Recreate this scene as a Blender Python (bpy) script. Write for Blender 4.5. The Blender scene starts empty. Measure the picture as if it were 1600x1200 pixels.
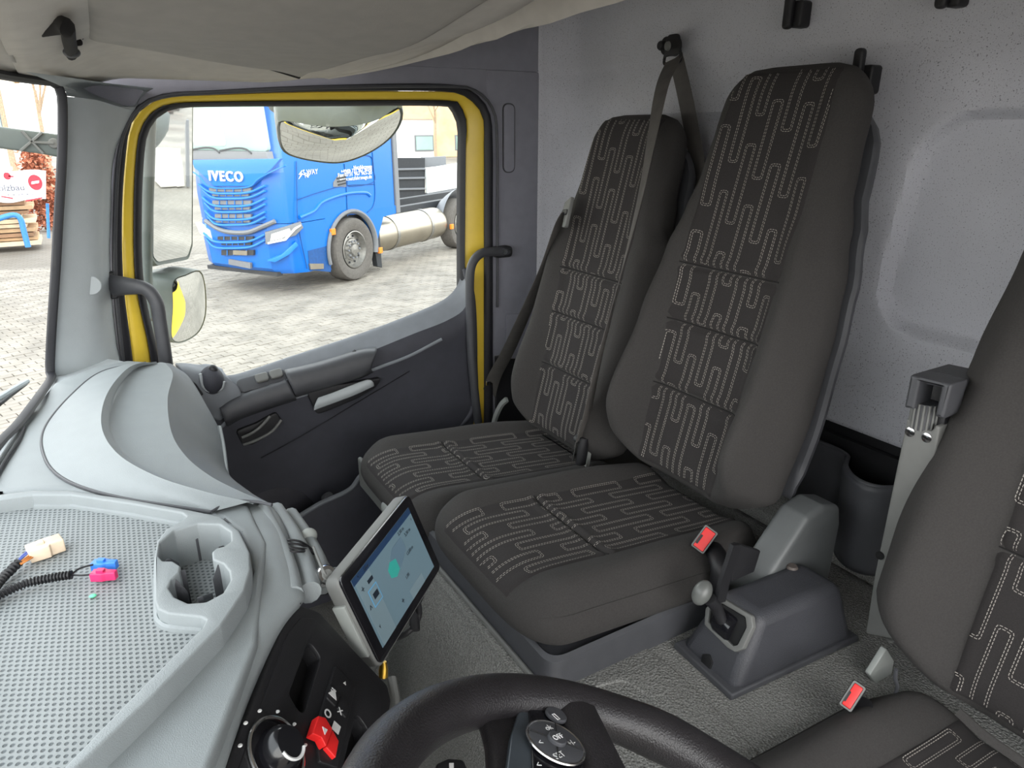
import bpy, bmesh, random
from math import *
from mathutils import Vector, Matrix
random.seed(7)
S = bpy.context.scene
COL = S.collection
# ------------------------------------------------------------------ camera
F = 1100.0; YAW = radians(30.9); PIT = radians(20.0)
cam_d = bpy.data.cameras.new('camera'); cam = bpy.data.objects.new('camera', cam_d); COL.objects.link(cam)
cam_d.sensor_fit = 'HORIZONTAL'; cam_d.sensor_width = 36.0; cam_d.lens = 36.0*F/1600.0
cam_d.clip_start = 0.02; cam_d.clip_end = 400
cam.location = (0, 0, 0)
cam.rotation_euler = (radians(90)-PIT, 0, -YAW)
S.camera = cam
S.view_settings.view_transform = 'Standard'
try: S.view_settings.look = 'None'
except Exception: pass
S.view_settings.gamma = 1.0
S.view_settings.use_curve_mapping = False
S.view_settings.exposure = 1.15
S.cycles.max_bounces = 10; S.cycles.diffuse_bounces = 6; S.cycles.transparent_max_bounces = 16
S.cycles.sample_clamp_indirect = 6.0
# ------------------------------------------------------------------ sky: bright overcast
W = bpy.data.worlds.new('sky'); S.world = W; W.use_nodes = True
wn = W.node_tree.nodes; wl = W.node_tree.links; wn.clear()
wo = wn.new('ShaderNodeOutputWorld'); wb = wn.new('ShaderNodeBackground')
wt = wn.new('ShaderNodeTexCoord'); ws = wn.new('ShaderNodeSeparateXYZ'); wr = wn.new('ShaderNodeValToRGB')
wl.new(wt.outputs['Generated'], ws.inputs[0]); wl.new(ws.outputs['Z'], wr.inputs[0]); wl.new(wr.outputs[0], wb.inputs[0]); wl.new(wb.outputs[0], wo.inputs[0])
wr.color_ramp.elements[0].position = 0.0; wr.color_ramp.elements[0].color = (1.0, 0.98, 0.96, 1)
wr.color_ramp.elements[1].position = 0.7; wr.color_ramp.elements[1].color = (0.90, 0.95, 1.0, 1)
wb.inputs['Strength'].default_value = 2.0
sun_d = bpy.data.lights.new('sun', 'SUN'); sun = bpy.data.objects.new('sun', sun_d); COL.objects.link(sun)
sun_d.energy = 0.8; sun_d.angle = radians(50); sun_d.color = (1.0, 0.95, 0.88)
sun.rotation_euler = Vector((0.30, 0.80, -0.55)).to_track_quat('-Z', 'Y').to_euler()
# ------------------------------------------------------------------ picture measuring helpers (ray -> point on a real plane)
_h = Vector((sin(YAW), cos(YAW), 0)); _r = Vector((cos(YAW), -sin(YAW), 0)); _z = Vector((0, 0, 1))
_U = _h*sin(PIT)+_z*cos(PIT); _F = _h*cos(PIT)-_z*sin(PIT)
def ray(px, py): return _r*(px-800)+_U*(600-py)+_F*F
def P(px, py, x=None, y=None, z=None):
    d = ray(px, py)
    t = x/d.x if x is not None else (y/d.y if y is not None else z/d.z)
    return d*t
def PL(px, py, o, n):
    d = ray(px, py); return d*(Vector(o).dot(n)/d.dot(n))
# ------------------------------------------------------------------ materials
def srgb(c):
    return tuple(((v/255)/12.92 if v/255 <= 0.04045 else ((v/255+0.055)/1.055)**2.4) for v in c)+(1,)
MATS = {}
def mat(name, col, rough=0.6, metal=0.0, var=0.06, vscale=30, bump=0.0, bscale=200, bkind='noise', spec=0.5, col2=None, speck=None, emit=0):
    if name in MATS: return MATS[name]
    m = bpy.data.materials.new(name); m.use_nodes = True; MATS[name] = m
    n = m.node_tree.nodes; l = m.node_tree.links; b = n['Principled BSDF']
    c = srgb(col)
    b.inputs['Roughness'].default_value = rough; b.inputs['Metallic'].default_value = metal
    b.inputs['Specular IOR Level'].default_value = spec
    tc = n.new('ShaderNodeTexCoord')
    ns = n.new('ShaderNodeTexNoise'); ns.inputs['Scale'].default_value = vscale; ns.inputs['Detail'].default_value = 5
    l.new(tc.outputs['Object'], ns.inputs['Vector'])
    mx = n.new('ShaderNodeMix'); mx.data_type = 'RGBA'
    lo = tuple(v*(1-var*2) for v in c[:3])+(1,); hi = tuple(min(1, v*(1+var*2)) for v in c[:3])+(1,)
    if col2: lo = c; hi = srgb(col2)
    mx.inputs[6].default_value = lo; mx.inputs[7].default_value = hi
    mr = n.new('ShaderNodeMapRange'); mr.inputs[1].default_value = 0.35; mr.inputs[2].default_value = 0.65
    l.new(ns.outputs['Fac'], mr.inputs[0]); l.new(mr.outputs[0], mx.inputs[0])
    out = mx.outputs[2]
    if speck:
        sc, thr, sc_col = speck
        n2 = n.new('ShaderNodeTexNoise'); n2.inputs['Scale'].default_value = sc; n2.inputs['Detail'].default_value = 1
        l.new(tc.outputs['Object'], n2.inputs['Vector'])
        m2 = n.new('ShaderNodeMapRange'); m2.inputs[1].default_value = thr; m2.inputs[2].default_value = thr+0.04
        l.new(n2.outputs['Fac'], m2.inputs[0])
        mm = n.new('ShaderNodeMix'); mm.data_type = 'RGBA'; mm.inputs[7].default_value = srgb(sc_col)
        l.new(m2.outputs[0], mm.inputs[0]); l.new(out, mm.inputs[6]); out = mm.outputs[2]
    l.new(out, b.inputs['Base Color'])
    if bump:
        if bkind == 'voronoi':
            bt = n.new('ShaderNodeTexVoronoi'); bt.inputs['Scale'].default_value = bscale; bo = bt.outputs['Distance']
        else:
            bt = n.new('ShaderNodeTexNoise'); bt.inputs['Scale'].default_value = bscale; bt.inputs['Detail'].default_value = 3; bo = bt.outputs['Fac']
        l.new(tc.outputs['Object'], bt.inputs['Vector'])
        bp = n.new('ShaderNodeBump'); bp.inputs['Strength'].default_value = bump; bp.inputs['Distance'].default_value = 0.002
        l.new(bo, bp.inputs['Height']); l.new(bp.outputs[0], b.inputs['Normal'])
    if emit:
        l.new(out, b.inputs['Emission Color']); b.inputs['Emission Strength'].default_value = emit
    return m
def glass(name, tint=(0.95, 0.97, 0.96), gloss=0.02):
    m = bpy.data.materials.new(name); m.use_nodes = True; n = m.node_tree.nodes; l = m.node_tree.links; n.clear()
    o = n.new('ShaderNodeOutputMaterial'); t = n.new('ShaderNodeBsdfTransparent'); t.inputs[0].default_value = tint+(1,)
    g = n.new('ShaderNodeBsdfGlossy'); g.inputs['Roughness'].default_value = 0.01
    mx = n.new('ShaderNodeMixShader'); mx.inputs[0].default_value = gloss
    l.new(t.outputs[0], mx.inputs[1]); l.new(g.outputs[0], mx.inputs[2]); l.new(mx.outputs[0], o.inputs[0]); return m
G_CLEAR = glass('clear_glass')
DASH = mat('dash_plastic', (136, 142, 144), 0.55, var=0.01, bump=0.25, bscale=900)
DASH2 = mat('dash_plastic_shaded', (98, 104, 108), 0.6, var=0.01, bump=0.25, bscale=900)  # darker copy of the dash plastic, shade of the rear-facing knee in its colour
TRIM = mat('pillar_trim', (172, 178, 181), 0.7, var=0.01, bump=0.2, bscale=700)
DTRIM = mat('door_trim_lit', (120, 124, 130), 0.6, var=0.02, bump=0.25, bscale=800)  # the upward-facing shelf's light is part of this paler tone
DDARK = mat('door_trim_dark', (60, 61, 69), 0.65, var=0.03, bump=0.25, bscale=800)
BLACKP = mat('black_plastic', (30, 30, 33), 0.5, var=0.04, bump=0.2, bscale=900)
GREYP = mat('dark_grey_plastic', (70, 71, 75), 0.5, var=0.03, bump=0.2, bscale=900)
MIDP = mat('mid_grey_plastic', (108, 109, 107), 0.55, var=0.02, bump=0.15, bscale=900)
LIGHTP = mat('light_grey_plastic', (150, 154, 151), 0.5, var=0.02)
RUBBER = mat('rubber_seal', (28, 28, 34), 0.55, var=0.05)
YEL = mat('yellow_paint', (240, 206, 70), 0.35, var=0.01, spec=0.6)
WALLF = mat('wall_felt', (198, 199, 206), 0.95, var=0.02, vscale=6, bump=0.4, bscale=450, speck=(420, 0.66, (126, 126, 134)))
SIDEF = mat('side_trim', (138, 138, 148), 0.85, var=0.02, bump=0.3, bscale=600)
HEADL = mat('headliner', (200, 195, 188), 0.95, var=0.02, bump=0.2, bscale=700)
HEADD = mat('visor_fabric', (168, 164, 158), 0.9, var=0.02, bump=0.2, bscale=700)
FAB = mat('seat_bolster_fabric', (58, 56, 55), 0.95, var=0.05, vscale=400, bump=0.5, bscale=1500)
INS = mat('seat_insert_fabric', (47, 44, 44), 0.95, var=0.05, vscale=500, bump=0.5, bscale=1800)
STITCH = mat('stitch_thread', (160, 154, 148), 0.9, var=0.05)
SEAM = mat('seam_groove', (28, 26, 26), 0.95)
MATF = mat('rubber_mat', (126, 126, 123), 0.7, var=0.20, vscale=420, bump=1.0, bscale=240, bkind='voronoi')
BELT = mat('belt_webbing', (96, 93, 90), 0.7, var=0.05, bump=0.4, bscale=1600)
CHROME = mat('chrome', (215, 215, 215), 0.15, 1.0, var=0.0)
RED = mat('red_button', (235, 40, 40), 0.4, var=0.02)
WHITE = mat('white_print', (225, 225, 225), 0.6, var=0.0)
LEATHER = mat('wheel_leather', (38, 36, 38), 0.34, var=0.06, bump=0.35, bscale=600)
def mirror_mat():
    m = mat('mirror_glass', (235, 238, 238), 0.02, 1.0, var=0.0); return m
# ------------------------------------------------------------------ mesh helpers
def tag(o, label=None, cat=None, group=None, kind=None):
    if label: o['label'] = label
    if cat: o['category'] = cat
    if group: o['group'] = group
    if kind: o['kind'] = kind
    return o
def root(name, loc, label=None, cat=None, group=None, kind=None):
    o = bpy.data.objects.new(name, None); o.empty_display_size = 0.05; o.location = loc; COL.objects.link(o)
    return tag(o, label, cat, group, kind)
def wloc(o):
    v = Vector((0, 0, 0))
    while o is not None:
        if o.type == 'EMPTY': v = v+o.location
        o = o.parent
    return v
def link(name, me, m=None, parent=None, label=None, kind=None, smooth=True, ang=40):
    o = bpy.data.objects.new(name, me); COL.objects.link(o)
    if m:
        me.materials.clear()
        for q in (m if isinstance(m, (list, tuple)) else [m]): me.materials.append(q)
    if smooth:
        me.polygons.foreach_set('use_smooth', [True]*len(me.polygons))
        try: me.set_sharp_from_angle(angle=radians(ang))
        except Exception: pass
    if parent is not None:
        o.parent = parent; o.matrix_parent_inverse = Matrix.Translation(-wloc(parent)) if parent.type == 'EMPTY' else Matrix.Identity(4)
    if label: o['label'] = label
    if kind: o['kind'] = kind
    return o
def mesh(name, vs, fs, m=None, parent=None, **k):
    me = bpy.data.meshes.new(name); me.from_pydata([tuple(v) for v in vs], [], fs); me.validate(); me.update()
    bm = bmesh.new(); bm.from_mesh(me); bmesh.ops.recalc_face_normals(bm, faces=bm.faces); bm.to_mesh(me); bm.free()
    return link(name, me, m, parent, **k)
def bevel(o, w, seg=3, ang=35):
    b = o.modifiers.new('bevel', 'BEVEL'); b.width = w; b.segments = seg; b.limit_method = 'ANGLE'; b.angle_limit = radians(ang); return o
def solid(o, t, off=-1):
    s = o.modifiers.new('solidify', 'SOLIDIFY'); s.thickness = t; s.offset = off; return o
def box(name, lo, hi, m, parent=None, bev=0.0, R=None, c=None, **k):
    """axis box lo..hi; with R (3x3) the box is lo..hi in the frame R about c"""
    vs = [Vector((x, y, z)) for x in (lo[0], hi[0]) for y in (lo[1], hi[1]) for z in (lo[2], hi[2])]
    if R is not None: vs = [R @ v+Vector(c) for v in vs]
    fs = [(0, 1, 3, 2), (4, 6, 7, 5), (0, 4, 5, 1), (2, 3, 7, 6), (0, 2, 6, 4), (1, 5, 7, 3)]
    o = mesh(name, vs, fs, m, parent, **k)
    if bev: bevel(o, bev)
    return o
def hexa(name, bot, top, m, parent=None, bev=0.0, seg=3, **k):
    n = len(bot); vs = list(bot)+list(top)
    fs = [tuple(range(n))[::-1], tuple(range(n, 2*n))]+[(i, (i+1) % n, n+(i+1) % n, n+i) for i in range(n)]
    o = mesh(name, vs, fs, m, parent, **k)
    if bev: bevel(o, bev, seg)
    return o
def crs(pts, n, closed=False):
    pts = [Vector(p) for p in pts]; N = len(pts); out = []
    if N == 2 and not closed: return [pts[0].lerp(pts[1], i/(n-1)) for i in range(n)]
    segs = N if closed else N-1
    L = []
    dense = []
    K = 12
    for s in range(segs):
        if closed: p0, p1, p2, p3 = pts[(s-1) % N], pts[s], pts[(s+1) % N], pts[(s+2) % N]
        else:
            p1, p2 = pts[s], pts[s+1]
            p0 = pts[s-1] if s > 0 else p1*2-p2
            p3 = pts[s+2] if s+2 < N else p2*2-p1
        for j in range(K):
            t = j/K
            dense.append(0.5*((2*p1)+(p2-p0)*t+(2*p0-5*p1+4*p2-p3)*t*t+(3*p1-p0-3*p2+p3)*t**3))
    dense.append(pts[0] if closed else pts[-1])
    acc = [0.0]
    for i in range(1, len(dense)): acc.append(acc[-1]+(dense[i]-dense[i-1]).length)
    T = acc[-1]; cnt = n if closed else n-1; j = 0
    for i in range(n):
        d = T*i/cnt
        while j < len(acc)-2 and acc[j+1] < d: j += 1
        s = acc[j+1]-acc[j]; out.append(dense[j].lerp(dense[j+1], (d-acc[j])/s if s > 1e-9 else 0))
    return out
def rpoly(pts, rad, seg=5):
    """2D/3D closed polygon with rounded corners"""
    N = len(pts); out = []
    pts = [Vector(p) for p in pts]
    for i in range(N):
        p = pts[i]; a = pts[i-1]-p; b = pts[(i+1) % N]-p
        r = rad[i] if isinstance(rad, (list, tuple)) else rad
        la, lb = a.length, b.length
        if la < 1e-9 or lb < 1e-9 or r <= 0: out.append(p); continue
        c = max(-0.9999, min(0.9999, a.dot(b)/(la*lb))); half = acos(c)/2
        t = min(r/tan(half), la*0.49, lb*0.49)
        A = p+a*(t/la); B = p+b*(t/lb)
        for s in range(seg+1):
            u = s/seg; out.append(A*(1-u)**2+p*2*u*(1-u)+B*u*u)
    return out
def stadium(cx, cy, w, h, r=None, seg=6):
    r = min(w, h)/2 if r is None else r
    return rpoly([(cx-w/2, cy-h/2), (cx+w/2, cy-h/2), (cx+w/2, cy+h/2), (cx-w/2, cy+h/2)], r*0.999, seg)
def circle(cx, cy, r, n=24, ry=None):
    ry = ry or r; return [Vector((cx+r*cos(2*pi*i/n), cy+ry*sin(2*pi*i/n))) for i in range(n)]
def plate(name, loops, o, ux, uy, un, d0, d1, m, parent=None, bev=0.0, seg=2, **k):
    """loops: 2D outlines (holes allowed) extruded along un from d0 to d1, rounded edges"""
    cu = bpy.data.curves.new(name, 'CURVE'); cu.dimensions = '2D'; cu.fill_mode = 'BOTH'
    for lp in loops:
        sp = cu.splines.new('POLY'); sp.points.add(len(lp)-1)
        for i, p in enumerate(lp): sp.points[i].co = (p[0], p[1], 0, 1)
        sp.use_cyclic_u = True
    cu.extrude = max(1e-5, (d1-d0)/2-bev); cu.bevel_depth = bev; cu.bevel_resolution = seg; cu.offset = -bev
    ob = bpy.data.objects.new('tmp', cu)
    me = bpy.data.meshes.new_from_object(ob)
    bpy.data.objects.remove(ob); bpy.data.curves.remove(cu)
    o = Vector(o); ux = Vector(ux); uy = Vector(uy); un = Vector(un); mid = (d0+d1)/2
    for v in me.vertices:
        c = v.co.copy(); v.co = o+ux*c.x+uy*c.y+un*(c.z+mid)
    me.name = name
    bm = bmesh.new(); bm.from_mesh(me); bmesh.ops.remove_doubles(bm, verts=bm.verts, dist=1e-5)
    bmesh.ops.recalc_face_normals(bm, faces=bm.faces); bm.to_mesh(me); bm.free()
    return link(name, me, m, parent, **k)
XZ = dict(o=(0, 0, 0), ux=(1, 0, 0), uy=(0, 0, 1))
def px_xz(pts, y): return [(lambda q: Vector((q.x, q.z)))(P(a, b, y=y)) for a, b in pts]
def px_xy(pts, z): return [(lambda q: Vector((q.x, q.y)))(P(a, b, z=z)) for a, b in pts]
def px_yz(pts, x): return [(lambda q: Vector((q.y, q.z)))(P(a, b, x=x)) for a, b in pts]
def plate_y(name, lp, y0, y1, m, parent=None, **k):
    return plate(name, lp, (0, 0, 0), (1, 0, 0), (0, 0, 1), (0, 1, 0), y0, y1, m, parent, **k)
def plate_z(name, lp, z0, z1, m, parent=None, **k):
    return plate(name, lp, (0, 0, 0), (1, 0, 0), (0, 1, 0), (0, 0, 1), z0, z1, m, parent, **k)
def plate_x(name, lp, x0, x1, m, parent=None, **k):
    return plate(name, lp, (0, 0, 0), (0, 1, 0), (0, 0, 1), (1, 0, 0), x0, x1, m, parent, **k)
def loft(name, rings, m, parent=None, closed=True, caps=True, **k):
    n = len(rings[0]); vs = [v for r in rings for v in r]; fs = []
    for i in range(len(rings)-1):
        for j in range(n if closed else n-1):
            j2 = (j+1) % n; fs.append((i*n+j, i*n+j2, (i+1)*n+j2, (i+1)*n+j))
    if caps and closed:
        fs.append(tuple(range(n))[::-1]); fs.append(tuple((len(rings)-1)*n+j for j in range(n)))
    return mesh(name, vs, fs, m, parent, **k)
def tube(name, pts, r, m, parent=None, n=12, res=None, closed=False, ry=None, up=None, **k):
    res = res or max(8, len(pts)*6)
    c = crs(pts, res, closed); N = len(c); rings = []
    up = Vector(up) if up else None; nrm = None
    for i in range(N):
        t = (c[(i+1) % N]-c[i-1]) if closed else (c[min(N-1, i+1)]-c[max(0, i-1)])
        t.normalize()
        if nrm is None:
            q = up or (Vector((0, 0, 1)) if abs(t.z) < 0.9 else Vector((1, 0, 0)))
            nrm = (q-t*q.dot(t)).normalized()
        else:
            q = up if up else nrm
            nrm = (q-t*q.dot(t)).normalized()
        bi = t.cross(nrm)
        f = i/(N-1)
        rr = r(f) if callable(r) else r
        r2 = (ry(f) if callable(ry) else ry) if ry else rr
        rings.append([c[i]+nrm*(rr*cos(2*pi*j/n))+bi*(r2*sin(2*pi*j/n)) for j in range(n)])
    if closed: rings.append(rings[0])
    return loft(name, rings, m, parent, caps=not closed, **k)
def strap(name, pts, wv, w, th, m, parent=None, res=40, **k):
    """belt: centre points, width vectors per point (or one)"""
    c = crs(pts, res)
    if isinstance(wv, (list, tuple)) and isinstance(wv[0], (list, tuple, Vector)): ws = crs([Vector(v)*1.0 for v in wv], res) if len(wv) > 1 else [Vector(wv[0])]*res
    else: ws = [Vector(wv)]*res
    rings = []
    for i in range(res):
        t = (c[min(res-1, i+1)]-c[max(0, i-1)]).normalized(); q = ws[i]; q = (q-t*q.dot(t)).normalized(); nn = t.cross(q)
        a, b = q*(w/2), nn*(th/2)
        rings.append([c[i]-a-b*0.3, c[i]-a*0.96-b, c[i]+a*0.96-b, c[i]+a-b*0.3, c[i]+a+b*0.3, c[i]+a*0.96+b, c[i]-a*0.96+b, c[i]-a+b*0.3])
    return loft(name, rings, m, parent, **k)
def patch(name, rows, nu, nv, m, parent=None, th=0.0, **k):
    R = [crs(r, nu) for r in rows]
    cols = [crs([R[i][j] for i in range(len(R))], nv) for j in range(nu)]
    vs = [cols[j][i] for i in range(nv) for j in range(nu)]
    fs = [(i*nu+j, i*nu+j+1, (i+1)*nu+j+1, (i+1)*nu+j) for i in range(nv-1) for j in range(nu-1)]
    o = mesh(name, vs, fs, m, parent, **k)
    if th: solid(o, th)
    return o
def lathe(name, prof, c, ax, m, parent=None, n=28, **k):
    ax = Vector(ax).normalized(); q = Vector((0, 0, 1)) if abs(ax.z) < 0.9 else Vector((1, 0, 0))
    a = ax.cross(q).normalized(); b = ax.cross(a); c = Vector(c)
    rings = [[c+ax*h+a*(r*cos(2*pi*j/n))+b*(r*sin(2*pi*j/n)) for j in range(n)] for r, h in prof]
    return loft(name, rings, m, parent, **k)
def text(name, s, o, ux, uy, size, m, parent=None, ext=0.0004, align='CENTER', sx=1.0, bold=0.0, sp=1.0, **k):
    cu = bpy.data.curves.new(name, 'FONT'); cu.space_character = sp; cu.body = s; cu.size = size; cu.extrude = ext; cu.align_x = align; cu.align_y = 'CENTER'; cu.offset = bold
    cu.resolution_u = 3
    ob = bpy.data.objects.new('tmp', cu); me = bpy.data.meshes.new_from_object(ob)
    bpy.data.objects.remove(ob); bpy.data.curves.remove(cu)
    ux = Vector(ux).normalized(); uy = Vector(uy).normalized(); un = ux.cross(uy); o = Vector(o)
    for v in me.vertices:
        c = v.co.copy(); v.co = o+ux*c.x*sx+uy*c.y+un*c.z
    me.name = name
    return link(name, me, m, parent, smooth=False, **k)
def ellipsoid(name, c, ax, m, parent=None, R=None, n=24, e=1.0, **k):
    bm = bmesh.new(); bmesh.ops.create_uvsphere(bm, u_segments=n, v_segments=n//2, radius=1)
    me = bpy.data.meshes.new(name); bm.to_mesh(me); bm.free(); c = Vector(c)
    for v in me.vertices:
        p = v.co
        if e != 1.0: p = Vector([copysign(abs(q)**e, q) for q in p])
        p = Vector((p.x*ax[0], p.y*ax[1], p.z*ax[2]))
        v.co = c+(R @ p if R is not None else p)
    return link(name, me, m, parent, **k)
def lerp_tab(tab, t):
    if t <= tab[0][0]: return tab[0][1]
    for (a, va), (b, vb) in zip(tab, tab[1:]):
        if t <= b:
            u = (t-a)/(b-a); u = u*u*(3-2*u); return va+(vb-va)*u
    return tab[-1][1]
def sstep(a, b, x):
    u = max(0.0, min(1.0, (x-a)/(b-a))); return u*u*(3-2*u)
# =================================================================== STRUCTURE OF THE CAB
XR = 1.32      # rear wall
def grid_fn(name, f, us, vs_, m, **k):
    vs = [f(u, v) for v in vs_ for u in us]; nu = len(us)
    fs = [(i*nu+j, i*nu+j+1, (i+1)*nu+j+1, (i+1)*nu+j) for i in range(len(vs_)-1) for j in range(nu-1)]
    return mesh(name, vs, fs, m, **k)
def lin(a, b, n): return [a+(b-a)*i/(n-1) for i in range(n)]
def sd_rrect(y, z, y0, y1, z0, z1, r):
    cy, cz = (y0+y1)/2, (z0+z1)/2; qy = abs(y-cy)-(y1-y0)/2+r; qz = abs(z-cz)-(z1-z0)/2+r
    return hypot(max(qy, 0), max(qz, 0))+min(max(qy, qz), 0)-r
def wall_f(y, z):
    # slanted recess right of the middle seat, a second one behind the passenger seats
    d1 = sd_rrect(y-0.10*(z+0.17)*-1.0, z-(-0.0), -0.6, 0.795, -0.375, 0.03, 0.10)
    d2 = sd_rrect(y, z, 0.98, 1.66, -0.50, 0.03, 0.08)
    x = XR+0.030*(1-sstep(-0.016, 0.002, d1))+0.02*(1-sstep(-0.014, 0.006, d2))
    x -= 0.006*sstep(0.150, 0.156, z)
    # rounded corner into the side wall
    c = max(0.0, y-1.80)/0.11
    if c > 0: x -= 0.11*(1-sqrt(max(0, 1-min(1, c)**2)))
    return Vector((x, y, z))
wall_rear = grid_fn('wall_rear', wall_f, lin(-0.45, 1.91, 300), lin(-0.60, 0.50, 150), WALLF, kind='structure')
solid(wall_rear, 0.02, 1)
wall_low = box('trim_1', (XR+0.004, -0.45, -1.36), (XR+0.03, 1.9, -0.597), BLACKP, kind='structure')
# side wall behind the door
sw = [(1.052, 0.62), (1.24, 0.62), (1.24, -0.62), (1.06, -0.62)]
wall_side = plate_y('wall_side', [[(1.055, 0.155), (1.235, 0.155), (1.235, -0.70), (1.075, -0.70)]], 1.905, 1.935, SIDEF, bev=0.004, kind='structure')
_hole = px_xz([(196, 620), (190, 540), (187, 440), (184, 330), (189, 240), (198, 195), (220, 167), (258, 149), (330, 144), (500, 138), (690, 137), (735, 149), (760, 178), (764, 230), (764, 480), (764, 700)], 1.905)
plate_y('wall_side_door', [[(0.032, 0.157), (1.075, 0.157), (1.075, -0.95), (0.032, -0.95)], _hole], 1.907, 1.911, SIDEF, kind='structure')
wall_side_up = plate_y('wall_side_upper', [[(-0.02, 0.5), (1.235, 0.5), (1.235, 0.1545), (-0.02, 0.1545)]], 1.905, 1.935, SIDEF, bev=0.002, kind='structure')
wall_side_lo = plate_y('wall_side_lower', [[(1.077, -0.703), (1.33, -0.703), (1.33, -1.3), (1.077, -1.3)]], 1.905, 1.935, BLACKP, bev=0.003, kind='structure')
cap = plate_y('trim_2', [stadium(1.128, -0.03, 0.036, 0.19)], 1.899, 1.906, SIDEF, bev=0.003, kind='structure')
capg = plate_y('trim_2_rim', [stadium(1.128, -0.03, 0.042, 0.196), stadium(1.128, -0.03, 0.0355, 0.189)], 1.902, 1.907, GREYP, kind='structure', parent=cap)
sp_ = plate_y('trim_3', [rpoly(px_xz([(790, 490), (830, 490), (830, 560), (790, 560)], 1.905), 0.012)], 1.900, 1.906, SIDEF, bev=0.002, kind='structure')
# floor: engine tunnel top between the seats, its front face, footwell floor
prof = [(1.235, -0.865), (0.55, -0.865), (0.515, -0.872), (0.49, -0.90), (0.46, -0.97), (0.44, -1.08), (0.43, -1.2), (0.42, -1.34)]
def tun(y, i):
    x, z = prof[i]; return Vector((x, y, z))
pr_ = crs([(a, 0, b) for a, b in prof], 60)
tunnel = loft('engine_tunnel', [[Vector((p.x, y, p.z)) for p in pr_] for y in lin(-0.38, 1.28, 12)], MATF, closed=False, caps=False)
tag(tunnel, 'grained grey rubber mat over the engine tunnel between the seats', 'engine cover'); solid(tunnel, 0.012, 1)
tun_side = box('tunnel_side', (0.47, 1.268, -1.33), (1.3, 1.282, -0.877), MATF, parent=tunnel)
floor_ = box('floor', (-0.35, -0.45, -1.38), (1.36, 1.93, -1.345), MATF, kind='structure')
# rear ledge with its rail, textured rubber
ledge = hexa('trim_4', [Vector(v) for v in ((1.236, -0.4, -0.9), (1.33, -0.4, -0.9), (1.33, 1.25, -0.9), (1.236, 1.25, -0.9))],
             [Vector(v) for v in ((1.236, -0.4, -0.838), (1.33, -0.4, -0.80), (1.33, 1.25, -0.80), (1.236, 1.25, -0.838))], MATF, bev=0.004, kind='structure')
# wet-foot shape pressed into the tunnel mat (raised ridge)
rb_ = px_xy([(958, 1006), (1000, 1004), (1045, 1038), (1110, 1098), (1182, 1172), (1240, 1240), (1120, 1250), (1052, 1150), (1012, 1086), (975, 1062), (935, 1072), (905, 1090), (890, 1070), (925, 1040)], -0.862)
plate_z('mat_ridge', [rpoly(rb_, 0.02, 6)], -0.870, -0.8615, MATF, tunnel, bev=0.003, seg=3)
plate_z('mat_ridge', [stadium(1.13, 0.535, 0.05, 0.012)], -0.868, -0.861, MIDP, tunnel, bev=0.002)
# front bulkhead below the dash
bulk = box('wall_front', (-0.36, -0.45, -1.36), (-0.33, 1.93, -0.5), BLACKP, kind='structure')
# ---------------- roof console (headliner), lip at its rear edge
LIP = [(-0.45, 0.86, 0.235), (0.2, 0.86, 0.233), (0.6, 0.855, 0.225)]
for (a, b, zz) in ((975, 0, 0.212), (897, 22, 0.203), (800, 52, 0.185), (700, 84, 0.160), (610, 108, 0.133), (520, 124, 0.112), (430, 137, 0.100), (350, 146, 0.088)):
    p = P(a, b, z=zz); LIP.append((p.y, p.x, zz))
LIPc = [(q[0], (q[1], q[2])) for q in LIP]
rowA = [Vector((x, y, z)) for y, x, z in LIP if y <= 1.92]
lip_bot = rowA
def off(v, dx, dz): return Vector((v.x+dx, v.y, v.z+dz))
lh = lambda y: 0.052*(1-sstep(1.2, 1.75, y))+0.002
rows = [[off(v, 0.035, 0.30) for v in lip_bot], [off(v, 0.012, 0.05) for v in lip_bot], [off(v, 0.003, 0.004) for v in lip_bot], [off(v, -0.006, 0.0) for v in lip_bot],
        [off(v, -0.022, lh(v.y)) for v in lip_bot]]
lip = patch('ceiling_lip', rows, 60, 26, HEADL, kind='structure')
def ceil_z(x, y):
    zc = lerp_tab([(-0.5, 0.275), (0.4, 0.26), (0.9, 0.215), (1.3, 0.150), (1.6, 0.135), (1.75, 0.115), (1.92, 0.09)], y)
    return max(0.088, zc-0.05*(1-sstep(-0.05, 0.14, x)))
xs_l = crs(lip_bot, 60)
def ceil_f(u, v):
    i = min(59, int(v*59)); q = xs_l[i]
    xr = q.x-0.022; x = -0.05+(xr+0.05)*u
    zt = ceil_z(x, q.y); zr = q.z+lh(q.y)
    w_ = sstep(0.75, 1.0, u)
    return Vector((x, q.y, zt*(1-w_)+zr*w_))
ceiling = grid_fn('ceiling', ceil_f, lin(0, 1, 40), lin(0, 1, 60), HEADL, kind='structure'); solid(ceiling, 0.01, 1)
roof = box('ceiling_roof', (-0.2, -0.45, 0.50), (1.36, 1.95, 0.53), HEADL, kind='structure')
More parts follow.
